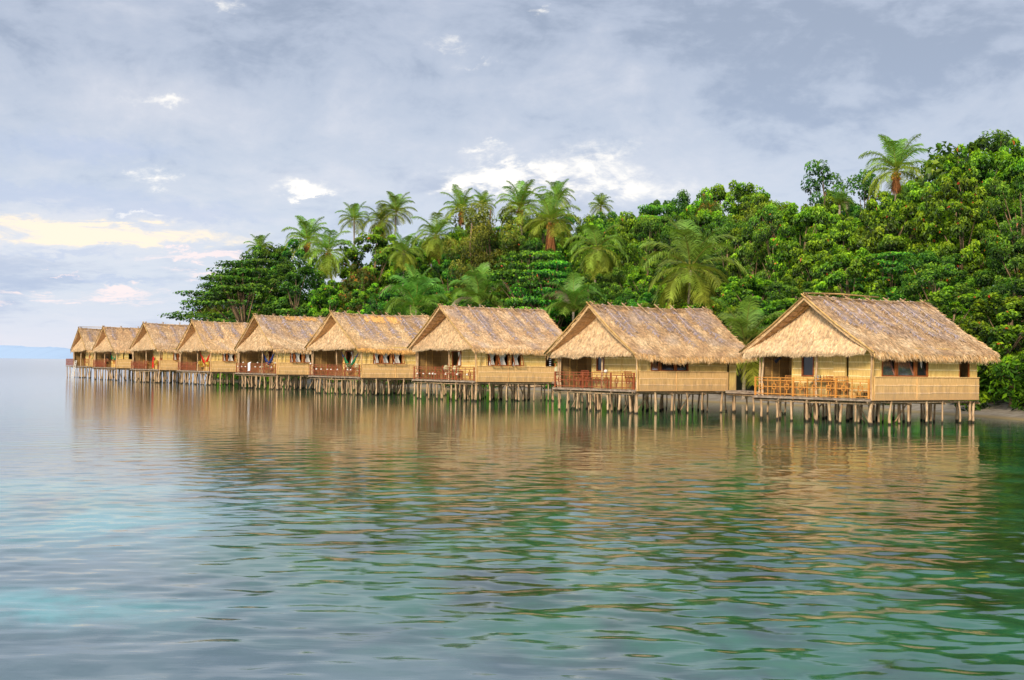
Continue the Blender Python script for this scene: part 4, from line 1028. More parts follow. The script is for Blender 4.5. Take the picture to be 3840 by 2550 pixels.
gl = g.node('ShaderNodeBsdfGlossy'); gl.inputs['Color'].default_value = (.97, .97, .97, 1); g.l.new(bp.outputs[0], gl.inputs['Normal'])
g.l.new(g.mr(D, 60, 400, .055, .12), gl.inputs['Roughness'])
fr = g.node('ShaderNodeFresnel'); fr.inputs['IOR'].default_value = 1.40; g.l.new(bp.outputs[0], fr.inputs['Normal'])
mx = g.node('ShaderNodeMixShader'); g.l.new(fr.outputs[0], mx.inputs[0]); g.l.new(df.outputs[0], mx.inputs[1]); g.l.new(gl.outputs[0], mx.inputs[2]); g.l.new(mx.outputs[0], out.inputs[0])
tag(b.build('sea_water', m, None, smooth=True), kind='structure')
# a fallen leaf afloat
lf = ground(3683, 2152); b = MB(); b.add([(-.13, 0, .012), (0, -.025, .03), (.15, .02, .02), (0, .03, .02)], [(0, 1, 2, 3)], (.75, .52, .10))
tag(b.build('floating_leaf', M['leaf'], None, lf), 'small yellow leaf afloat on the water at lower right', 'leaf')

# far island across the sea
b = MB(); pts = [(-900, 1290), (-500, 1285), (-100, 1291), (40, 1295), (60, 1299), (140, 1301), (148, 1298), (158, 1301), (172, 1300), (205, 1303), (215, 1307), (265, 1311), (290, 1318), (330, 1334), (345, 1345)]
Vs = []
for k, (x, y) in enumerate(pts):
    P = at(x, y, 9000); ns = 1 if k in (0, len(pts) - 1) else 4
    Vs.append([(P.x, P.y - 500, -2), (P.x, P.y, P.z * .85), (P.x, P.y + 200, P.z), (P.x, P.y + 1500, -2)])
b.add(np.array(Vs).reshape(-1, 3), [(k * 4 + q, k * 4 + q + 1, k * 4 + 5 + q, k * 4 + 4 + q) for k in range(len(pts) - 1) for q in range(3)])
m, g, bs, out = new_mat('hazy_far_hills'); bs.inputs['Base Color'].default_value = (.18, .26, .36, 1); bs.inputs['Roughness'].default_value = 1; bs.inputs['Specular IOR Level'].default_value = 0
bs.inputs['Emission Color'].default_value = (.43, .53, .66, 1); bs.inputs['Emission Strength'].default_value = .78     # distance haze painted as a glow on the hills themselves
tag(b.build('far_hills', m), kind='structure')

# ------------------------------------------------------------------ broadleaf trees
def lobes(kind, r):
    """list of (centre, radii) clumps for a tree of height ~9"""
    L = []
    if kind in ('layered', 'tier'):
        for k in range(r.randint(8, 10)):
            z = 2.6 + k * .72; reach = 4.6 * (1 - (k / 12) ** 1.5) * r.uniform(.75, 1.1)
            for q in range(9):
                a = r.uniform(0, 6.28); d = reach * r.uniform(.35, 1.0); L.append(((cos(a) * d, sin(a) * d, z + r.uniform(-.15, .2) + .05 * d), (1.15, 1.15, .26)))
    elif kind == 'sparse':
        for k in range(11):
            a = r.uniform(0, 6.28); d = r.uniform(.3, 2.6); L.append(((cos(a) * d, sin(a) * d, r.uniform(6.2, 9.2)), (.75, .75, .55)))
    elif kind == 'bigleaf':
        for k in range(26):
            a = r.uniform(0, 6.28); d = 2.4 * sqrt(r.random()); L.append(((cos(a) * d, sin(a) * d, r.uniform(4.4, 9.2) - d * .5), (.8, .8, .7)))
    elif kind == 'shrub':
        for k in range(16):
            a = r.uniform(0, 6.28); d = 1.7 * sqrt(r.random()); L.append(((cos(a) * d, sin(a) * d, r.uniform(.3, 2.2) - d * .3), (.65, .65, .5)))
    elif kind == 'feathery':
        for k in range(30):
            a = r.uniform(0, 6.28); d = 2.5 * sqrt(r.random()); L.append(((cos(a) * d, sin(a) * d, r.uniform(2.6, 9.4) - d * .35), (.9, .9, .8)))
    else:
        n = 88 if kind == 'dense' else 70
        for k in range(n):
            u = r.random(); a = r.uniform(0, 6.28); ph = math.acos(1 - 1.72 * u); e = r.uniform(.72, 1.08)
            x = sin(ph) * cos(a) * 3.1 * e; y = sin(ph) * sin(a) * 3.1 * e; z = 5.4 + cos(ph) * 3.6 * e
            s = r.uniform(.38, .82); L.append(((x, y, z), (s, s, s * .72)))
    return L
KINDS = {  # leaves per clump, leaf length, width, dark, mid, light (albedo)
 'dense': (150, .30, .17, (.018, .050, .008), (.055, .125, .012), (.155, .27, .022)),
 'round': (155, .24, .14, (.010, .040, .012), (.030, .088, .015), (.075, .165, .022)),
 'olive': (165, .22, .12, (.022, .048, .010), (.055, .105, .016), (.125, .195, .028)),
 'layered': (105, .26, .17, (.012, .050, .012), (.040, .130, .018), (.120, .27, .030)),
 'tier': (105, .26, .17, (.014, .050, .012), (.032, .105, .016), (.080, .18, .025)),
 'bigleaf': (60, .42, .28, (.015, .050, .012), (.045, .12, .020), (.14, .25, .04)),
 'feathery': (230, .17, .06, (.040, .060, .015), (.095, .110, .028), (.17, .18, .05)),
 'sparse': (120, .28, .16, (.012, .040, .012), (.026, .08, .018), (.06, .13, .03)),
 'red': (190, .25, .14, (.05, .06, .01), (.13, .10, .02), (.24, .10, .02)),
 'shrub': (120, .30, .12, (.015, .06, .01), (.05, .15, .015), (.14, .29, .025)),
 'vine': (230, .20, .15, (.008, .035, .010), (.02, .07, .015), (.045, .12, .02)),
}
for k_ in KINDS:
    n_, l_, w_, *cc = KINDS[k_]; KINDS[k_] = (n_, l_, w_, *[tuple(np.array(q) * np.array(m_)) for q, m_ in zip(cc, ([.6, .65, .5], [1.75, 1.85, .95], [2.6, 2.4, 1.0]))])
def crown_mesh(kind, seed):
    r = random.Random(seed); shape = {'red': 'round', 'olive': 'round', 'vine': 'round'}.get(kind, kind)
    n, ll, lw, c0, c1, c2 = KINDS[kind]; c0, c1, c2 = map(np.array, (c0, c1, c2))
    b = MB(); LB = lobes(shape, r)
    for (c, R) in LB:
        n_ = int(n * r.uniform(.75, 1.2)); d = rng.normal(size=(n_, 3)); d[:, 2] = d[:, 2] * .9 + .25; d /= np.linalg.norm(d, axis=1, keepdims=True)
        rad = rng.uniform(.45, 1.12, n_)[:, None] ** .6
        pos = np.array(c) + d * np.array(R) * rad
        out_ = np.array([c[0], c[1], (c[2] - 5) * .5]); out_ = out_ / (np.linalg.norm(out_) + .1)
        nr = d * .7 + np.array([0, 0, .6]) + out_ * .4 + rng.normal(0, .45, (n_, 3))
        t = np.clip(.38 + .42 * d[:, 2] + .25 * (rad[:, 0] - .9) + rng.normal(0, .20, n_) + r.uniform(-.14, .14), 0, 1)[:, None]  # light and shade in the leaf colour: clump tops and outsides paler
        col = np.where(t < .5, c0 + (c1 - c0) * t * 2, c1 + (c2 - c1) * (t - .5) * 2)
        if kind in ('dense', 'layered', 'olive'):
            rd = rng.random(n_) < .004; col = np.where(rd[:, None], np.array([.62, .13, .03]), col)
        if kind == 'red':
            gr = rng.random(n_) < .62; col = np.where(gr[:, None], np.array([.08, .18, .018]), col)
        if kind == 'feathery':
            L_ = ll * rng.uniform(.8, 2.2, n_)
        else: L_ = ll * rng.uniform(.6, 1.25, n_)
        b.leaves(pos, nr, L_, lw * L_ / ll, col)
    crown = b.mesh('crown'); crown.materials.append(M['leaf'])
    t = MB(); x = y = 0; zt = {'layered': 8.6, 'tier': 8.6, 'sparse': 7.5, 'shrub': 1.2, 'bigleaf': 7.5, 'feathery': 8.5}.get(shape, 7.2)
    pts = [(r.uniform(-.25, .25) * (k > 0), r.uniform(-.25, .25) * (k > 0), -.6 + (zt + .6) * k / 5) for k in range(6)]
    bw = .05 if shape == 'shrub' else .19
    t.tube(pts, [bw * (1 - .13 * k) for k in range(6)], 7)
    for (c, R) in LB[::(2 if shape in ('layered', 'sparse', 'bigleaf', 'tier') else 4)]:
        k = min(4, max(1, int((c[2] * .62) / zt * 5))); p = Vector(pts[k]); q = Vector(c); mid = p.lerp(q, .5) + Vector((0, 0, .15))
        t.tube([tuple(p), tuple(mid), tuple(q)], [.075 if shape != 'shrub' else .03, .05 if shape != 'shrub' else .02, .015], 5, caps=False)
    trunk = t.mesh('trunk', True); trunk.materials.append(M['bark'])
    return crown, trunk
VAR = {}
def variants(kind, n):
    VAR[kind] = [crown_mesh(kind, 900 + 31 * k + len(kind)) for k in range(n)]
for k, n in (('dense', 3), ('round', 3), ('olive', 2), ('layered', 2), ('tier', 1), ('bigleaf', 1), ('feathery', 2), ('sparse', 2), ('red', 1), ('shrub', 3), ('vine', 1)): variants(k, n)

def plant(kind, x, y, height, label, cat='tree', name=None, group=None, wide=1.0, rz=None, z=None):
    cr, tr = random.choice(VAR[kind]); H0 = 2.6 if kind == 'shrub' else 9.2
    s = height / H0; z = float(tz(np.array([x]), np.array([y]))[0]) if z is None else z
    o = thing(name or ('shrub' if kind == 'shrub' else 'broadleaf_tree'), label, cat, (x, y, z - .05), random.uniform(0, 6.28) if rz is None else rz, group)
    o.scale = (s * wide, s * wide, s)
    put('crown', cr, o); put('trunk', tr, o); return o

SKY = [(-400, 1200), (560, 1200), (690, 1150), (720, 1080), (780, 1020), (860, 985), (915, 955), (970, 905), (1060, 885), (1100, 935), (1240, 935), (1320, 890), (1350, 870), (1470, 870), (1560, 850), (1640, 830), (1740, 790), (1790, 750), (1880, 760), (1960, 790), (2090, 760), (2140, 740), (2230, 760), (2300, 785), (2360, 755), (2440, 740), (2560, 725), (2620, 685), (2760, 670), (2860, 670), (2960, 690), (3060, 705), (3160, 700), (3260, 670), (3360, 650), (3440, 640), (3520, 560), (3600, 500), (3700, 480), (3800, 480), (4300, 470)]
def skyline(px):
    for (a, ya), (c_, yc) in zip(SKY[:-1], SKY[1:]):
        if a <= px <= c_: return ya + (yc - ya) * (px - a) / (c_ - a)
    return 500
def hgt_at(px, py, x, y): # world z of photo row py above ground point (x, y)
    return at(px, py, y).z
HN = ['the %s hut' % q for q in ORD[:7]]
HX = [3380, 2450, 1830, 1410, 1090, 840, 680]
def near_hut(px):
    if px > 3720: return 'right of the nearest hut'
    if 2700 < px < 3000: return 'above the nearest walkway'
    k = min(range(7), key=lambda q: abs(HX[q] - px)); return 'behind ' + HN[k]
ADJ = {'dense': 'bright green leafy tree', 'round': 'dark green rounded tree', 'olive': 'olive green small-leaved tree', 'layered': 'tree with flat tiers of bright leaves', 'tier': 'dark tree with flat spreading tiers',
       'bigleaf': 'open tree with large leaves', 'feathery': 'feathery yellow-olive tree', 'sparse': 'thin open-crowned tree', 'red': 'tree with orange-red leaves', 'shrub': 'bright leafy shrub', 'vine': 'dark vine-covered tree'}
# palms first: their crowns claim space in the wood
PALMS = [ # px, py of crown heart (photo px), frond reach px, inland metres, variant, skirt, label
 (3360, 640, 150, 30, 1, 1, 'tall coconut palm rising above the skyline at upper right'),
 (2590, 1010, 220, 9, 0, 0, 'large coconut palm with long yellow-green fronds directly behind the second hut'),
 (3148, 770, 75, 30, 3, 0, 'small palm crown just showing over the wood left of the tallest palm'),
 (2795, 1290, 190, .6, 0, 0, 'low palm between the nearest two huts, fronds down to the walkway'),
 (2240, 935, 130, 14, 2, 0, 'palm with drooping fronds between the brown-skirted palm and the large palm'),
 (2065, 830, 125, 22, 1, 2, 'palm with a thick skirt of brown dead fronds behind the third hut'),
 (1950, 780, 115, 26, 1, 1, 'tall leaning palm left of the brown-skirted palm on the skyline'),
 (1730, 790, 95, 32, 1, 1, 'palm half merged with the feathery tree on the skyline'),
 (1636, 885, 115, 22, 2, 2, 'palm with reddish dead fronds and a slender trunk above the fourth hut'),
 (1485, 795, 85, 34, 1, 0, 'rightmost of the three small palms on the left skyline'),
 (1428, 830, 88, 28, 2, 2, 'middle one of the three small palms on the left skyline, brown dead fronds below'),
 (1328, 825, 72, 36, 1, 0, 'leftmost of the three small palms on the left skyline'),
 (1152, 905, 105, 22, 1, 1, 'rear one of the palm pair at the left of the wood'),
 (1232, 945, 118, 15, 2, 3, 'front palm of the left pair, with orange coconuts'),
 (1515, 950, 88, 15, 0, 0, 'mid-height palm behind the fifth hut, below the skyline'),
 (1560, 1160, 175, 4, 3, 0, 'large low palm with upswept fronds behind the sixth hut roof'),
 (1800, 1140, 165, 6, 3, 0, 'broad low palm right of the upswept palm, above the fourth hut roof'),
 (2150, 1170, 150, 4, 3, 0, 'low palm with pale dry leaf tips just left of the second hut roof peak'),
 (1812, 770, 60, 40, 1, 0, 'palm tip showing over the feathery tree'),
 (2090, 745, 75, 34, 1, 0, 'palm crown behind the brown-skirted palm'),
 (2253, 775, 55, 40, 1, 0, 'tiny palm tip on the skyline above the third hut'),
 (975, 935, 62, 26, 1, 0, 'small faint palm at the far left slope'),
 (815, 1140, 85, 3, 2, 0, 'low palm among the spreading tree at the left tip'),
]
def palm_crown(v):
    r = random.Random(50 + v); b = MB()
    nf = (24, 23, 24, 17)[v]
    for k in range(nf):
        a = k * 2.39996 + r.uniform(-.2, .2); t0 = k / (nf - 1)
        el = {0: 1.42 - 2.1 * t0, 1: 1.45 - 1.75 * t0, 2: 1.35 - 2.35 * t0, 3: 1.52 - .95 * t0}[v] + r.uniform(-.08, .08)
        L = r.uniform(.88, 1.08) * (.8 + .2 * sin(pi * min(1, t0 * 1.4 + .2))); droop = (.62, .6, .75, .85)[v] * r.uniform(.8, 1.2)
        p = np.array([0., 0., 0.]); pts = [p.copy()]; dirs = []; e = el; ns = 12
        for q in range(ns):
            dr = np.array([cos(e) * cos(a), cos(e) * sin(a), sin(e)]); dirs.append(dr); p = p + dr * L / ns; pts.append(p.copy())
            e -= droop * (1.5 * cos(max(-1.2, e)) + .25) / ns * (1 + q * .12)
        pts = np.array(pts); yel = (.25, .25, .3, .2)[v] + (1.1, .8, 1.0, .6)[v] * max(0, t0 - .25) + r.uniform(-.15, .1)
        gcol = np.array([.11, .27, .04]); ycol = np.array([.46, .48, .06]); lc = gcol + (ycol - gcol) * max(0, min(1, yel)) * (.85 if v != 3 else .45)
        b.tube([tuple(q) for q in pts[::3]] , [.012, .010, .007, .004, .002], 4, np.array([.30, .30, .06]), caps=False)
        m_ = 54; tt = np.linspace(.14, .995, m_); fi = tt * ns; i0 = np.minimum(fi.astype(int), ns - 1); fr_ = (fi - i0)[:, None]
        pos = pts[i0] * (1 - fr_) + pts[i0 + 1] * fr_; dd = np.array(dirs)[i0]
        sd = np.cross(dd, np.array([0, 0, 1.])); nn = np.linalg.norm(sd, axis=1, keepdims=True); sd = np.where(nn > .15, sd / (nn + 1e-9), np.array([-sin(a), cos(a), 0]))
        up = np.cross(sd, dd)
        for sg in (-1, 1):
            ln = .26 * np.sin(pi * np.clip(tt * .86 + .10, 0, 1)) ** .7 + .03
            ln = ln * rng.uniform(.85, 1.1, m_)
            d = sd * sg * .85 + dd * .62 + up * .12 + rng.normal(0, .07, (m_, 3))
            sag = np.c_[np.zeros(m_), np.zeros(m_), -ln * rng.uniform(.22, .5, m_)]
            c = lc * rng.uniform(.7, 1.35, (m_, 1))
            if v == 3 and r.random() < .08: c = np.array([.42, .36, .24]) * rng.uniform(.7, 1.2, (m_, 1))
            b.blades(pos + rng.normal(0, .003, (m_, 3)), d, dd + up * .4, ln, .0145, c, .15, sag)
    me = b.mesh('palm_crown'); me.materials.append(M['frond']); return me
PC = [palm_crown(v) for v in range(4)]
def skirt_mesh(seed):
    b = MB(); n = 700; a = rng.uniform(0, 6.28, n); z = -rng.uniform(.02, .25, n); rad = rng.uniform(.02, .07, n)
    root = np.c_[np.cos(a) * rad, np.sin(a) * rad, z]; d = np.c_[np.cos(a) * .12, np.sin(a) * .12, np.full(n, -1.0)] + rng.normal(0, .07, (n, 3))
    b.blades(root, d, np.c_[-np.sin(a), np.cos(a), a * 0], rng.uniform(.2, .5, n), .018, np.array([1., 1., 1.]) * rng.uniform(.5, 1.4, (n, 1)))
    me = b.mesh('dead_fronds'); me.materials.append(M['dead_frond']); return me
SK = skirt_mesh(1)
b = MB()
for k in range(9):
    a = k * .7; b.ball((cos(a) * .055, sin(a) * .055, -.05 - .035 * (k % 3)), .026, seg=6, rings=5)
NUT = b.mesh('coconuts', True); NUT.materials.append(M['coconut'])
PALM_XY = []; LOWP = []
def inland_point(px, dist):
    lo = None
    Y = 60.0
    while Y < 280:
        d = ray(px, 1400); x = d.x / d.y * Y
        if float(sdist(np.array([x]), np.array([Y]))[0]) >= dist: return x, Y
        Y += 1.0
    return d.x / d.y * 200, 200.0
for (px, py, rp, inl, v, sk, lab) in PALMS:
    x, y = inland_point(px, inl)
    P = at(px, py, y); zg = float(tz(np.array([x]), np.array([y]))[0]); s = rp / FPX * y * 1.12
    o = thing('coconut_palm', lab, 'palm tree', (P.x, P.y, zg), 0, None)
    hgt = P.z - zg; lean = Vector((random.uniform(-.12, .12), random.uniform(-.05, .15), 0)) * hgt
    if 'leaning' in lab: lean.x = .22 * hgt
    if 'left pair' in lab or 'palm pair' in lab: lean.x = .30 * hgt
    t = MB(); pts = []
    for k in range(9):
        q = k / 8; pts.append((lean.x * (1 - q) ** 1.6, lean.y * (1 - q) ** 1.6, -.5 + (hgt + .5) * q))
    t.tube(pts, [.19, .15, .135, .13, .125, .12, .115, .11, .12], 8); t.build('trunk', M['palm_bark'], o, smooth=True)
    put('crown', PC[v], o, (0, 0, hgt), random.uniform(0, 6.28), (s, s, s))
    if sk in (1, 2): put('dead_fronds', SK, o, (0, 0, hgt), 0, (s * (1.1 if sk == 2 else .8),) * 2 + (s * (1.5 if sk == 2 else .8),))
    if sk in (1, 2, 3): put('coconuts', NUT, o, (0, 0, hgt), 0, (s * 1.5,) * 3)
    PALM_XY.append((px, py, rp, y))
    if v == 3 or px == 2795: LOWP.append((P.x, P.y, 4.6))

# hero trees at measured places
HERO = [ # kind, px, py_top, inland, wide, label
 ('tier', 830, 1040, 2.5, 1.5, 'dark spreading tree with flat tiers reaching out over the sea at the left tip'),
 ('tier', 905, 985, 4, 1.5, 'second dark tiered tree just right of the one at the left tip'),
 ('round', 1015, 892, 14, 1.0, 'dark rounded tree on the skyline left of the palm pair'),
 ('round', 1075, 878, 18, 1.0, 'highest dark tree between the tiered trees and the palm pair'),
 ('olive', 975, 965, 8, 1.1, 'olive tree just right of the tiered trees at the left tip'),
 ('round', 1110, 960, 9, 1.1, 'dark tree in front of the palm pair'),
 ('layered', 1985, 925, 7, 1.15, 'broad tree with flat bright tiers behind the third hut roof'),
 ('layered', 2060, 960, 5, .95, 'smaller tiered tree right of the broad tiered one, behind the third hut'),
 ('layered', 3330, 930, 10, 1.1, 'tiered tree with bright horizontal layers above the nearest roof'),
 ('bigleaf', 3580, 445, 30, 1.05, 'open tree with very large leaves standing out at upper right'),
 ('feathery', 1830, 745, 22, 1.0, 'feathery olive tree among the palms on the skyline'),
 ('feathery', 1760, 800, 19, .9, 'second feathery olive tree, lower and to the left'),
 ('vine', 2508, 700, 32, .75, 'dark vine-covered tree with a knob-like top on the skyline'),
 ('sparse', 3090, 615, 36, .8, 'thin open tree sticking up over the skyline left of the tallest palm'),
 ('sparse', 3240, 645, 34, .9, 'thin open tree just left of the tallest palm'),
 ('red', 1345, 985, 10, .8, 'small tree with orange-red leaves left of the middle of the wood'),
 ('red', 2640, 720, 26, .45, 'reddish crown on the skyline above the second hut'),
 ('round', 3700, 465, 34, 1.0, 'dark tree on the skyline at the top right corner of the wood'),
 ('dense', 1400, 855, 20, 1.1, 'vivid green tree below the three small palms'),
]
used = list(LOWP)
for (kd, px, pt, inl, wd, lab) in HERO:
    x, y = inland_point(px, inl); zg = float(tz(np.array([x]), np.array([y]))[0]); P = at(px, pt, y)
    hh = max(3.0, P.z - zg); wide = wd * min(1.6, max(.8, 9.2 * .82 / hh)) if kd in ('tier', 'layered', 'bigleaf', 'feathery') else wd * (.8 if hh > 10 else 1)
    plant(kd, x, y, hh, lab, wide=wide); used.append((x, y, 2.2))
# the wood
cand = 0; placed = 0; R = random.Random(5)
while cand < 30000 and placed < 275:
    cand += 1; x = R.uniform(-60, 85); y = R.uniform(56, 235)
    px = proj((x, y, 6))[0]
    if px < 690 or px > 5000 or (px > 4150 and R.random() < .55): continue
    d = float(sdist(np.array([x]), np.array([y]))[0])
    if d < 2.6 or d > 46: continue
    sp = 3.3 if d < 9 else (4.3 if d < 24 else 5.2)
    if any((x - a) ** 2 + (y - c_) ** 2 < (sp * .5 + r_ * .5) ** 2 for a, c_, r_ in used): continue
    zg = float(tz(np.array([x]), np.array([y]))[0]); zmax = at(px, skyline(px) + R.uniform(-8, 60), y).z - zg
    nat = R.uniform(4.8, 7.0) if d < 6 else (R.uniform(6.5, 9.5) if d < 16 else R.uniform(8.5, 14.0))
    if d > 26: nat = R.uniform(11, 17)
    hh = min(nat, zmax)
    # keep sight lines to the palm crowns standing behind
    for (qx, qy, qr, qd) in PALM_XY:
        if abs(px - qx) < qr * .75 and y < qd + 1:
            lim = at(px, qy + qr * (.55 if abs(px - qx) < qr * .5 else .25), y).z - zg; hh = min(hh, max(2.2, lim))
    if hh < 2.2: continue
    u = R.random()
    if hh < 3.4: kd = 'shrub' if hh < 2.8 else 'olive'
    elif px < 1150: kd = 'round' if u < .55 else ('olive' if u < .8 else 'dense')
    elif px > 3350: kd = 'round' if u < .42 else ('olive' if u < .54 else 'dense')
    elif px > 2600: kd = 'dense' if u < .68 else ('round' if u < .85 else 'olive')
    else: kd = 'dense' if u < .4 else ('round' if u < .7 else ('olive' if u < .88 else 'layered'))
    where = 'by the shore' if d < 8 else ('half way up the slope' if d < 22 else 'at the top of the slope')
    lab = '%s %s, %s' % (ADJ[kd], where, near_hut(px)); lab = lab if len(lab.split()) < 17 else lab.replace('half way up', 'on').replace('at the top of the slope', 'on the hilltop')
    plant(kd, x, y, hh, lab, 'shrub' if kd == 'shrub' else 'tree', None, 'trees of the wood behind the huts', wide=(min(1.25, max(.62, 7.2 / hh)) if kd != 'shrub' else 1.0))
    used.append((x, y, sp)); placed += 1
# undergrowth on the slope between the trunks
n_s = 0; cand = 0
while cand < 9000 and n_s < 95:
    cand += 1; x = R.uniform(-45, 75); y = R.uniform(75, 225); d = float(sdist(np.array([x]), np.array([y]))[0]); px = proj((x, y, 6))[0]
    if px < 800 or px > 4100 or d < 9 or d > 48: continue
    if any((x - p_) ** 2 + (y - q_) ** 2 < 1.0 for p_, q_, r_ in used): continue
    plant('shrub', x, y, R.uniform(3.0, 5.0), 'leafy undergrowth shrub between the trunks, ' + near_hut(px), 'shrub', None, 'undergrowth in the wood', wide=1.2); used.append((x, y, .8)); n_s += 1
# shrubs along the top of the beach
n_s = 0; cand = 0
while cand < 9000 and n_s < 85:
    cand += 1; x = R.uniform(-50, 45); y = R.uniform(66, 200); d = float(sdist(np.array([x]), np.array([y]))[0]); px = proj((x, y, 1))[0]
    if px < 760 or px > 4000 or d < (2.6 if px > 1900 else 1.2) or d > 4.6: continue
    if any((x - a) ** 2 + (y - c_) ** 2 < 1.3 ** 2 for a, c_, r_ in used): continue
    hs = R.uniform(1.6, 3.0) * (1.3 if px > 3600 else 1)
    if 2640 < px < 2960: continue
    plant('shrub', x, y, hs, 'bright leafy shrub at the top of the beach, ' + near_hut(px), 'shrub', None, 'shrubs along the beach', wide=1.15); used.append((x, y, 1.4)); n_s += 1
# long-leaved shrubs behind the second hut roof
for k, (px, inl, hh) in enumerate(((2360, 4, 4.6), (2440, 5, 4.2), (2300, 6, 5.4))):
    x, y = inland_point(px, inl); plant('shrub', x, y, hh, ('leftmost', 'middle', 'rightmost')[(1, 2, 0)[k]] + ' of the three tall bright shrubs seen over the ridge left of the large palm', 'shrub', None, None)
# driftwood on the beach seen between the stilts of the third hut
for k, (px, dd) in enumerate(((2010, 1.4), (2050, 1.9), (1960, 1.0))):
    x, y = inland_point(px, dd); b = MB(); z0 = float(tz(np.array([x]), np.array([y]))[0])
    for q in range(5):
        a = R.uniform(-.5, .5) + (pi if q % 2 else 0); pts = [(0, 0, .15)]
        for w in range(4): pts.append((pts[-1][0] + cos(a) * .7, pts[-1][1] + sin(a) * .5 + R.uniform(-.2, .2), max(.05, pts[-1][2] + R.uniform(-.15, .22))))
        b.tube(pts, [.09, .07, .06, .04, .02], 6)
    tag(b.build('driftwood', M['drift'], None, (x, y, z0), True), ('branching driftwood on the sand under the right end of the third hut', 'driftwood farther right on the sand beneath the third hut', 'low driftwood nearest the water under the third hut')[k], 'driftwood')

# ------------------------------------------------------------------ sky and sun
SUN_EL, SUN_AZ = radians(25), radians(200)        # azimuth clockwise from +Y: behind the camera, a little to its left
w = bpy.data.worlds.new('World'); SC.world = w; w.use_nodes = True; g = NG(w.node_tree); g.n.clear()
out = g.node('ShaderNodeOutputWorld'); bg = g.node('ShaderNodeBackground'); g.l.new(bg.outputs[0], out.inputs[0])
sky = g.node('ShaderNodeTexSky'); sky.sky_type = 'NISHITA'; sky.sun_disc = False; sky.sun_elevation = SUN_EL; sky.sun_rotation = SUN_AZ
tc = g.node('ShaderNodeTexCoord').outputs['Generated']; s = g.sep(tc)
az = g.m('ARCTAN2', s[0], s[1]); el = g.m('ARCSINE', s[2])
# flattened cloud coordinates
v = g.comb(g.m('MULTIPLY', az, 1.0), g.m('MULTIPLY', el, g.mr(el, 0, .25, 3.2, 1.9)), 0.0)
n1 = g.noise(g.scale(v, (1, 1.3, 1), (2.3, .4, 0)), 4.2, 6, .58, .5)
n2 = g.noise(g.scale(v, (1, 1.25, 1), (7.1, 3.3, 0)), 15.0, 6, .6, .6)
n3 = g.noise(g.scale(v, (1, 1.6, 1), (1.0, 9.0, 0)), 45.0, 5, .62, .2)
mixn = g.m('ADD', g.m('MULTIPLY', n1, .5), g.m('ADD', g.m('MULTIPLY', n2, .33), g.m('MULTIPLY', n3, .17)))
def daz(px, py):
    d = ray(px, py).normalized(); return atan2(d.x, d.y), math.asin(d.z)
wz = g.m('MULTIPLY', g.m('SUBTRACT', g.noise(g.scale(v, (1, 1.4, 1), (11.0, 5.0, 0)), 26.0, 6, .65, .3), .5), .075); wz2 = g.m('MULTIPLY', g.m('SUBTRACT', g.noise(g.scale(v, (1, 1.2, 1), (1.0, 15.0, 0)), 34.0, 6, .68, .3), .5), .034)
az0, el0 = az, el
def blob(px, py, wx, wy):
    az = g.m('ADD', az0, wz); el = g.m('ADD', el0, wz2)
    a0, e0 = daz(px, py); dx = g.m('DIVIDE', g.m('SUBTRACT', az, a0), wx / FPX); dy = g.m('DIVIDE', g.m('SUBTRACT', el, e0), wy / FPX)
    return g.m('EXPONENT', g.m('MULTIPLY', g.m('ADD', g.m('MULTIPLY', dx, dx), g.m('MULTIPLY', dy, dy)), -1.0))
lo = g.mr(el, 0.0, .26)
base = g.mix(lo, (0.56, 0.62, 0.725), (0.385, 0.435, 0.54))
dark = g.mix(lo, (0.39, 0.47, 0.64), (0.285, 0.335, 0.435))
light = g.mix(lo, (0.66, 0.67, 0.73), (0.52, 0.55, 0.63))
c = g.mix(g.mr(mixn, .41, .53), dark, base); c = g.mix(g.mr(mixn, .50, .70), c, light)
thin = g.mix(1.0, sky.outputs[0], (.07, .07, .07), 'MULTIPLY')
c = g.mix(.10, c, thin)
# breaks in the cloud where the bright layer behind shows
def addm(lst):
    r = lst[0]
    for q in lst[1:]: r = g.m('ADD', r, q)
    return r
bright = addm([blob(2270, 590, 130, 75), blob(1960, 640, 240, 50), blob(2150, 700, 420, 42), blob(1760, 690, 110, 40), blob(1900, 625, 70, 40), blob(600, 370, 110, 26), blob(1140, 700, 110, 26), blob(1640, 160, 90, 26), blob(490, 795, 60, 12),
               blob(1775, 235, 45, 16), blob(560, 665, 70, 30), blob(1820, 560, 60, 18), blob(850, 10, 90, 20), blob(2050, 50, 50, 16), blob(1180, 730, 60, 12)])
n4 = g.noise(g.scale(v, (1, 1.5, 1), (4.0, 2.0, 0)), 30.0, 6, .68, .5)
bright = g.m('MULTIPLY', bright, g.mr(el0, .11, .20, 1.0, .62))
nb = g.m('ADD', g.m('MULTIPLY', n2, .30), g.m('ADD', g.m('MULTIPLY', n3, .30), g.m('MULTIPLY', n4, .40)))
bm = g.mr(g.m('MULTIPLY', bright, g.m('ADD', 1.0, g.m('MULTIPLY', g.m('SUBTRACT', nb, .5), 9.0))), .10, 1.5)
glow = addm([blob(2150, 690, 620, 130), blob(600, 380, 260, 90), blob(1140, 690, 260, 60), blob(200, 900, 700, 120)])
c = g.mix(g.m('MULTIPLY', glow, .30, clamp=True), c, (.74, .72, .74))
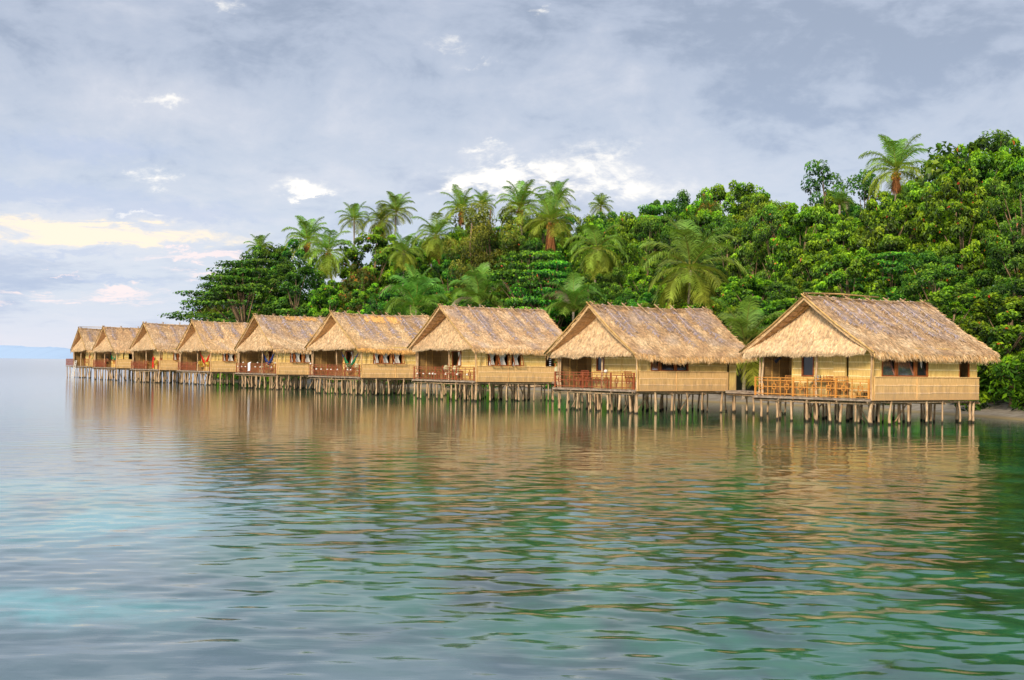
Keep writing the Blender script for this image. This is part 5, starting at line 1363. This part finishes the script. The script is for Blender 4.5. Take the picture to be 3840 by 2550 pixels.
c = g.mix(g.m('MULTIPLY', bm, .9), c, (.93, .89, .82))
edge = g.m('MULTIPLY', g.m('SUBTRACT', g.noise(g.scale(v, (1, 3, 1)), 11, 6, .66, .9), .5), 4.2)
edge = g.m('MAXIMUM', g.m('ADD', 1.0, g.m('MULTIPLY', edge, 1.3)), 0.0)
band = addm([blob(200, 855, 420, 34), blob(560, 880, 330, 26), blob(250, 895, 330, 24), blob(-500, 840, 400, 30)])
c = g.mix(g.m('MULTIPLY', g.mr(g.m('MULTIPLY', band, edge), .1, 1.3), .92), c, (.86, .75, .60))
band2 = addm([blob(640, 950, 120, 18), blob(850, 965, 110, 22), blob(780, 1030, 120, 18), blob(300, 1115, 420, 22), blob(480, 1085, 90, 14), blob(200, 1035, 120, 8)])
c = g.mix(g.m('MULTIPLY', g.mr(g.m('MULTIPLY', band2, edge), .25, 1.1), .75), c, (.86, .72, .70))
dk = addm([blob(120, 720, 500, 50), blob(330, 560, 420, 70), blob(250, 955, 260, 20), blob(420, 1050, 240, 18), blob(700, 800, 300, 40)])
c = g.mix(g.m('MULTIPLY', g.mr(dk, .2, 1.0), .35), c, (.34, .43, .63))
hz = g.mr(el, .0, .05, 1, 0); c = g.mix(g.m('MULTIPLY', hz, .6), c, (.66, .655, .72))
# the half of the sky behind the camera is brighter: thin cloud over the low sun
back = g.mr(s[1], .1, -.8, 1.0, 1.75); 
c2 = g.node('ShaderNodeVectorMath', operation='SCALE'); g.l.new(c, c2.inputs[0]); g.l.new(back, c2.inputs['Scale'])
g.l.new(c2.outputs[0], bg.inputs['Color']); bg.inputs['Strength'].default_value = 1.3
sl = bpy.data.lights.new('sun', 'SUN'); sl.energy = 4.1; sl.angle = radians(12); sl.color = (1.0, .86, .68)
so = bpy.data.objects.new('sun', sl); COL.objects.link(so)
dv = Vector((sin(SUN_AZ) * cos(SUN_EL), cos(SUN_AZ) * cos(SUN_EL), sin(SUN_EL))); so.rotation_euler = dv.to_track_quat('Z', 'Y').to_euler()
